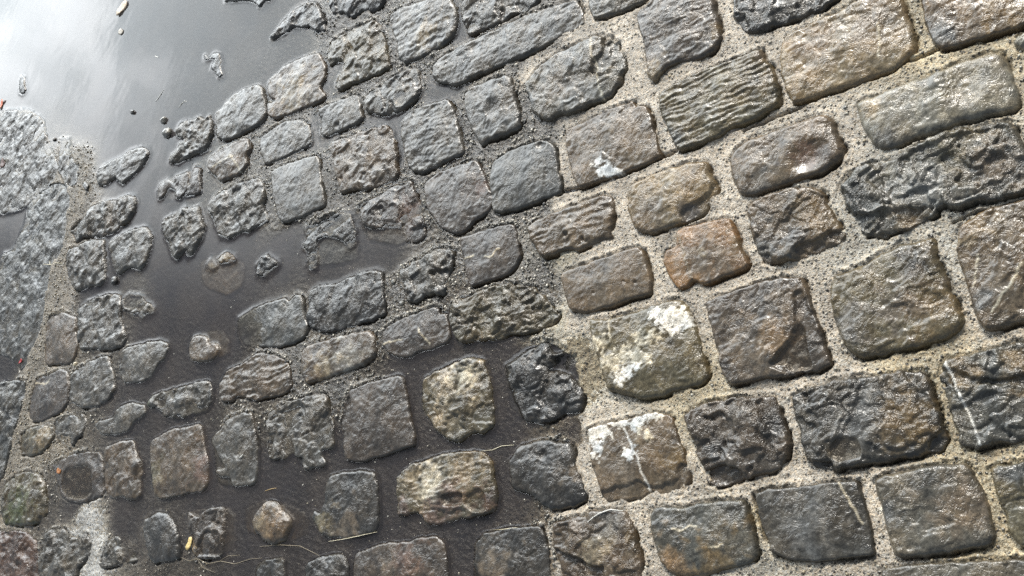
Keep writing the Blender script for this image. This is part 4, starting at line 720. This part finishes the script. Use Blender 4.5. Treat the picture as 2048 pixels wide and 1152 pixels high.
def grains(name, n, want, size, cols, sink=0.35):
    px = rng.uniform(-20, 2068, n); py = rng.uniform(-20, 1172, n)
    i, j = at_grid(px, py)
    k = rng.random(n) < want(i, j)
    px, py, i, j = px[k], py[k], i[k], j[k]
    gx, gy = ground(px, py); z = np.maximum(zm[i, j], -0.0012); nn = len(gx)
    r = size[0] + (size[1] - size[0]) * rng.random(nn) ** 2.5
    v = ICO[None] * (1 + 0.35 * (rng.random((nn, 12, 1)) - 0.5)) * np.stack([r * rng.uniform(0.8, 1.3, nn), r * rng.uniform(0.8, 1.3, nn), r * rng.uniform(0.6, 0.9, nn)], 1)[:, None]
    v = v + np.stack([gx, gy, z + r * sink], 1)[:, None]
    f = ICF[None] + (np.arange(nn) * 12)[:, None, None]
    pal = np.array(cols)[rng.integers(0, len(cols), nn)] * rng.uniform(0.6, 1.3, (nn, 1))
    o = mesh_obj(name, v.reshape(-1, 3), f.reshape(-1, 3), GRIT, colors=np.repeat(pal, 12, 0), smooth=True)
    o['kind'] = 'stuff'
    return o
edge = np.exp(-((usd + 0.006) / 0.006) ** 2) * (0.25 + 1.5 * ahead)
left = sstep(1150, 1090, GX)
wetjoint = (usd < -0.001) * sstep(-0.0035, 0.0, zm) * left * (0.35 + 0.65 * edge) * (0.35 + sstep(-0.1, 0.25, fbm(X, Y, 0.06, 301, 3)))
wetjoint = wetjoint * (cb[..., 2] < 0.2)
grains('grit', 200000, lambda i, j: wetjoint[i, j] * 1.0, (0.0011, 0.0038), [(0.13, 0.122, 0.10), (0.21, 0.195, 0.16), (0.07, 0.066, 0.058), (0.42, 0.39, 0.33)])
floaters = (usd < -0.002) * sstep(0.001, -0.002, zm) * sstep(-0.016, -0.004, zm) * left * sstep(420, 700, GX + 0.3 * GY)
def specks(i, j): return floaters[i, j] * 0.035
# pale specks floating on the shallow water
_zm = zm; zm = np.zeros_like(zm) + 0.0004
grains('floating_specks', 60000, specks, (0.0008, 0.0018), [(0.55, 0.53, 0.46), (0.4, 0.36, 0.27)], sink=0.2)
zm = _zm
dry = (usd < -0.001) * sstep(1130, 1230, GX)
grains('sand_grains', 60000, lambda i, j: dry[i, j] * 0.28, (0.0011, 0.0030), [(0.30, 0.275, 0.22), (0.05, 0.046, 0.04), (0.38, 0.36, 0.30), (0.08, 0.072, 0.06), (0.22, 0.185, 0.125)], sink=0.1)
band = (usd < -0.001) * (cb[..., 0] > 0.12) * (GX < 220) * (GY < 960)
grains('kerb_sand', 60000, lambda i, j: band[i, j] * 0.8, (0.0018, 0.0042), [(0.25, 0.21, 0.15), (0.14, 0.12, 0.09), (0.32, 0.28, 0.20)], sink=0.2)

# ------------------------------------------------------------------ small loose things
def comp_at(px, py):
    i, j = at_grid(np.array([float(px)]), np.array([float(py)]))
    return max(float(comp[i[0], j[0]]), 0.0)
def pebble(px, py, r_px, label, col, flat=0.75, stretch=1.0, ang=0.0):
    u = unit('A', px * 2.88, py * 2.88) * 2.88
    r = r_px * u; x, y = ground(px, py, 0.003)
    nu, nv = 18, 12; vs = []; fs = []
    sd = int(px * 7 + py)
    for a in range(nv + 1):
        th = math.pi * a / nv
        for b in range(nu):
            ph = 2 * math.pi * b / nu
            vs.append((math.sin(th) * math.cos(ph), math.sin(th) * math.sin(ph), math.cos(th)))
    for a in range(nv):
        for b in range(nu):
            fs.append((a * nu + b, (a + 1) * nu + b, (a + 1) * nu + (b + 1) % nu, a * nu + (b + 1) % nu))
    v = np.array(vs)
    k = 1 + 0.28 * fbm(v[:, 0] + v[:, 2] * 0.7, v[:, 1] - v[:, 2] * 0.4, 0.9, sd, 3)
    v = v * k[:, None] * np.array([r * stretch, r, r * flat])
    ca, sa = math.cos(ang), math.sin(ang)
    v = np.stack([v[:, 0] * ca - v[:, 1] * sa, v[:, 0] * sa + v[:, 1] * ca, v[:, 2]], 1)
    o = mesh_obj('pebble', v, fs, STONE, attrs={'sheen': np.zeros(len(v)), 'grain': np.full(len(v), 0.6)}, colors=np.tile(C_[col], (len(v), 1)))
    o.location = (float(x), float(y), max(comp_at(px, py), -0.002) + r * flat * 0.25)
    tag(o, label, 'pebble')
pebble(335, 266, 7.5, 'larger of the two round pebbles beside the ragged rock in the puddle', 'pl')
pebble(327, 241, 5.0, 'smaller of the two round pebbles above the ragged rock in the puddle', 'pl')
pebble(265, 224, 4.2, 'lone tiny pebble standing in the middle of the bright puddle', 'dk', stretch=0.7)
pebble(174, 373, 4.2, 'dark splinter of stone in the puddle between the kerb sand and the leaf-shaped stone', 'dk', stretch=2.2, ang=1.2)
pebble(108, 279, 2.5, 'tiny black pebble at the puddle edge beside the kerb slab', 'bk')
pebble(229, 562, 6.0, 'dark wet pebble between the two-footed cobble and the rubble patch', 'dk')
pebble(150, 728, 3.6, 'pale pebble lying between the two flat brown cobbles by the kerb', 'cr')
pebble(786, 563, 4.0, 'whitish pebble in the gritty joint left of the cleft craggy cobble', 'pl')
pebble(804, 607, 4.0, 'grey pebble in the gritty joint below the cleft craggy cobble', 'pl')
pebble(1693, 217, 4.5, 'pale bluish pebble set in mortar at the left tip of the smooth shiny cobble', 'pl')

def strand(name, pts, r, col, label, cat, z=0.001, branches=()):
    """a thin round stalk along pixel points, thinner at its ends"""
    vs = []; fs = []; r = r * 0.75
    def tube(pts, r):
        px = np.array(pts, float)
        t = np.linspace(0, 1, len(px)); tt = np.linspace(0, 1, max(8, len(px) * 4))
        px = np.stack([np.interp(tt, t, px[:, 0]), np.interp(tt, t, px[:, 1])], 1)
        gx, gy = ground(px[:, 0], px[:, 1], z)
        zz = np.array([comp_at(a, b) for a, b in px])
        zz = np.convolve(np.pad(zz, 2, 'edge'), np.ones(5) / 5, 'valid') + z
        P = np.stack([gx, gy, zz], 1); T = np.gradient(P, axis=0); T /= np.linalg.norm(T, axis=1, keepdims=True)
        up = np.array([0, 0, 1.0]); S1 = np.cross(T, up); S1 /= np.linalg.norm(S1, axis=1, keepdims=True); S2 = np.cross(S1, T)
        o = len(vs); n = 6
        for i in range(len(P)):
            rr = r * (0.45 + 0.55 * math.sin(math.pi * min(max(tt[i], 0.04), 0.96)))
            for k in range(n):
                a = 2 * math.pi * k / n
                vs.append(P[i] + rr * (math.cos(a) * S1[i] + math.sin(a) * S2[i]))
        for i in range(len(P) - 1):
            for k in range(n):
                fs.append((o + i * n + k, o + i * n + (k + 1) % n, o + (i + 1) * n + (k + 1) % n, o + (i + 1) * n + k))
    tube(pts, r)
    for b in branches: tube(b, r * 0.7)
    v = np.array(vs)
    base = v[0].copy()
    o = mesh_obj(name, v - base, fs, DEBRIS, colors=np.tile(col, (len(v), 1)))
    o.location = base
    tag(o, label, cat)
STRAW = (0.55, 0.50, 0.36); WHITE = (0.75, 0.74, 0.68); ROOT = (0.20, 0.165, 0.11)
strand('hair', [(311, 203), (318, 194), (323, 186), (327, 180)], 0.0011, WHITE, 'fine white fibre floating in the puddle, the straighter of the two', 'fibre')
strand('hair', [(357, 216), (362, 208), (369, 202), (374, 203)], 0.0011, WHITE, 'fine white fibre with a hooked end floating above the ragged rock', 'fibre')
strand('twig', [(90, 529), (102, 530), (115, 527), (128, 528)], 0.0020, STRAW, 'pale straw twig lying across the sandy strip by the kerb', 'twig', branches=[[(102, 530), (100, 522)]])
strand('hair', [(310, 112), (316, 115)], 0.0014, WHITE, 'short white splinter floating in the upper middle of the puddle', 'fibre')
strand('stick', [(483, 917), (492, 909)], 0.0018, WHITE, 'short white stick resting on the torn bluish grey cobble', 'stick', z=0.003)
strand('straw', [(657, 1083), (690, 1078), (720, 1072), (755, 1064)], 0.0012, STRAW, 'long pale straw in the water under the vertical-grained cobble', 'straw')
strand('straw', [(530, 982), (542, 978), (553, 976)], 0.0012, (0.4, 0.28, 0.12), 'short ochre straw floating above the onion-shaped stone', 'straw')
strand('straw', [(963, 902), (985, 900), (1003, 892), (1028, 890)], 0.0010, STRAW, 'wavy pale straw floating between the wood-like stone and the rounded dark cobble', 'straw')
strand('root', [(362, 1115), (378, 1122), (395, 1117), (415, 1128), (440, 1122), (470, 1128), (500, 1118), (525, 1116)], 0.0011, ROOT, 'tangle of thin pale roots near the bottom edge, below the thumb-shaped cobble', 'root', branches=[[(395, 1117), (405, 1135), (430, 1145)], [(440, 1122), (455, 1112), (480, 1110)], [(415, 1128), (398, 1140)]])
strand('root', [(520, 1093), (560, 1090), (600, 1092), (640, 1112)], 0.0010, ROOT, 'single thin root curving below the onion-shaped stone', 'root')
strand('straw', [(980, 1060), (1005, 1059), (1035, 1055)], 0.0010, STRAW, 'thin pale straw on the speckled cobble at the bottom edge', 'straw')
strand('hair', [(1183, 1045), (1205, 1028), (1225, 1020), (1250, 1022)], 0.0013, WHITE, 'foam-white strand along the top of the brown cobble with pinkish centre', 'fibre', z=0.002)

def flake(name, px, py, r_px, col, label, cat, seed=1, curl=0.5, wide=0.9):
    """a small curled leaf scrap with thickness"""
    u = unit('A', px * 2.88, py * 2.88) * 2.88; r = r_px * u
    n = 18; x0, y0 = ground(px, py)
    top = []; g = np.random.default_rng(seed)
    rad = 1 + 0.35 * np.sin(np.arange(n) * 2 * math.pi / n * 2 + seed) + 0.18 * (g.random(n) - 0.5)
    pts = [(0, 0, 0.1 * r)]
    for ring in (0.5, 1.0):
        for k in range(n):
            a = 2 * math.pi * k / n; q = rad[k] * ring * r
            pts.append((q * math.cos(a), q * wide * math.sin(a), 0.1 * r + curl * r * (ring * math.cos(a)) ** 2 * 0.6))
    N0 = len(pts); pts += [(a, b, c - 0.08 * r) for a, b, c in pts]
    fs = []
    for k in range(n):
        k2 = (k + 1) % n
        for off, rev in ((0, False), (N0, True)):
            t = [(off, off + 1 + k, off + 1 + k2), (off + 1 + k, off + 1 + n + k, off + 1 + n + k2), (off + 1 + k, off + 1 + n + k2, off + 1 + k2)]
            fs += [q[::-1] if rev else q for q in t]
        a, b = 1 + n + k, 1 + n + k2
        fs += [(a, N0 + a, N0 + b), (a, N0 + b, b)]
    o = mesh_obj(name, np.array(pts), fs, DEBRIS, colors=np.tile(col, (len(pts), 1)))
    o.location = (float(x0), float(y0), comp_at(px, py) + 0.0008)
    tag(o, label, cat)
flake('leaf_scrap', 245, 17, 9, (0.50, 0.40, 0.29), 'yellowish leaf scrap floating at the top of the bright puddle', 'leaf', 3, 0.2)
flake('leaf_scrap', 242, 64, 5, (0.30, 0.27, 0.22), 'dull brown leaf scrap floating just below the yellowish one', 'leaf', 5, 0.2)
flake('leaf_scrap', 4, 210, 5, (0.45, 0.12, 0.05), 'orange-red leaf scrap at the left edge above the topmost kerb slab', 'leaf', 8)
flake('leaf_scrap', 43, 723, 3.2, (0.30, 0.02, 0.02), 'tiny dark red leaf scrap on the foot of the long kerb slab', 'leaf', 9)
flake('leaf_scrap', 121, 942, 5, (0.32, 0.13, 0.04), 'brown leaf scrap on the left rim of the hollow horseshoe cobble', 'leaf', 11)
flake('leaf_scrap', 8, 327, 6, (0.10, 0.06, 0.05), 'dark brown leaf scrap on the topmost kerb slab at the left edge', 'leaf', 12)
flake('leaf_scrap', 380, 1087, 8, (0.55, 0.42, 0.18), 'yellow bark scrap beside the arched broken cobble', 'leaf', 14, 0.3)
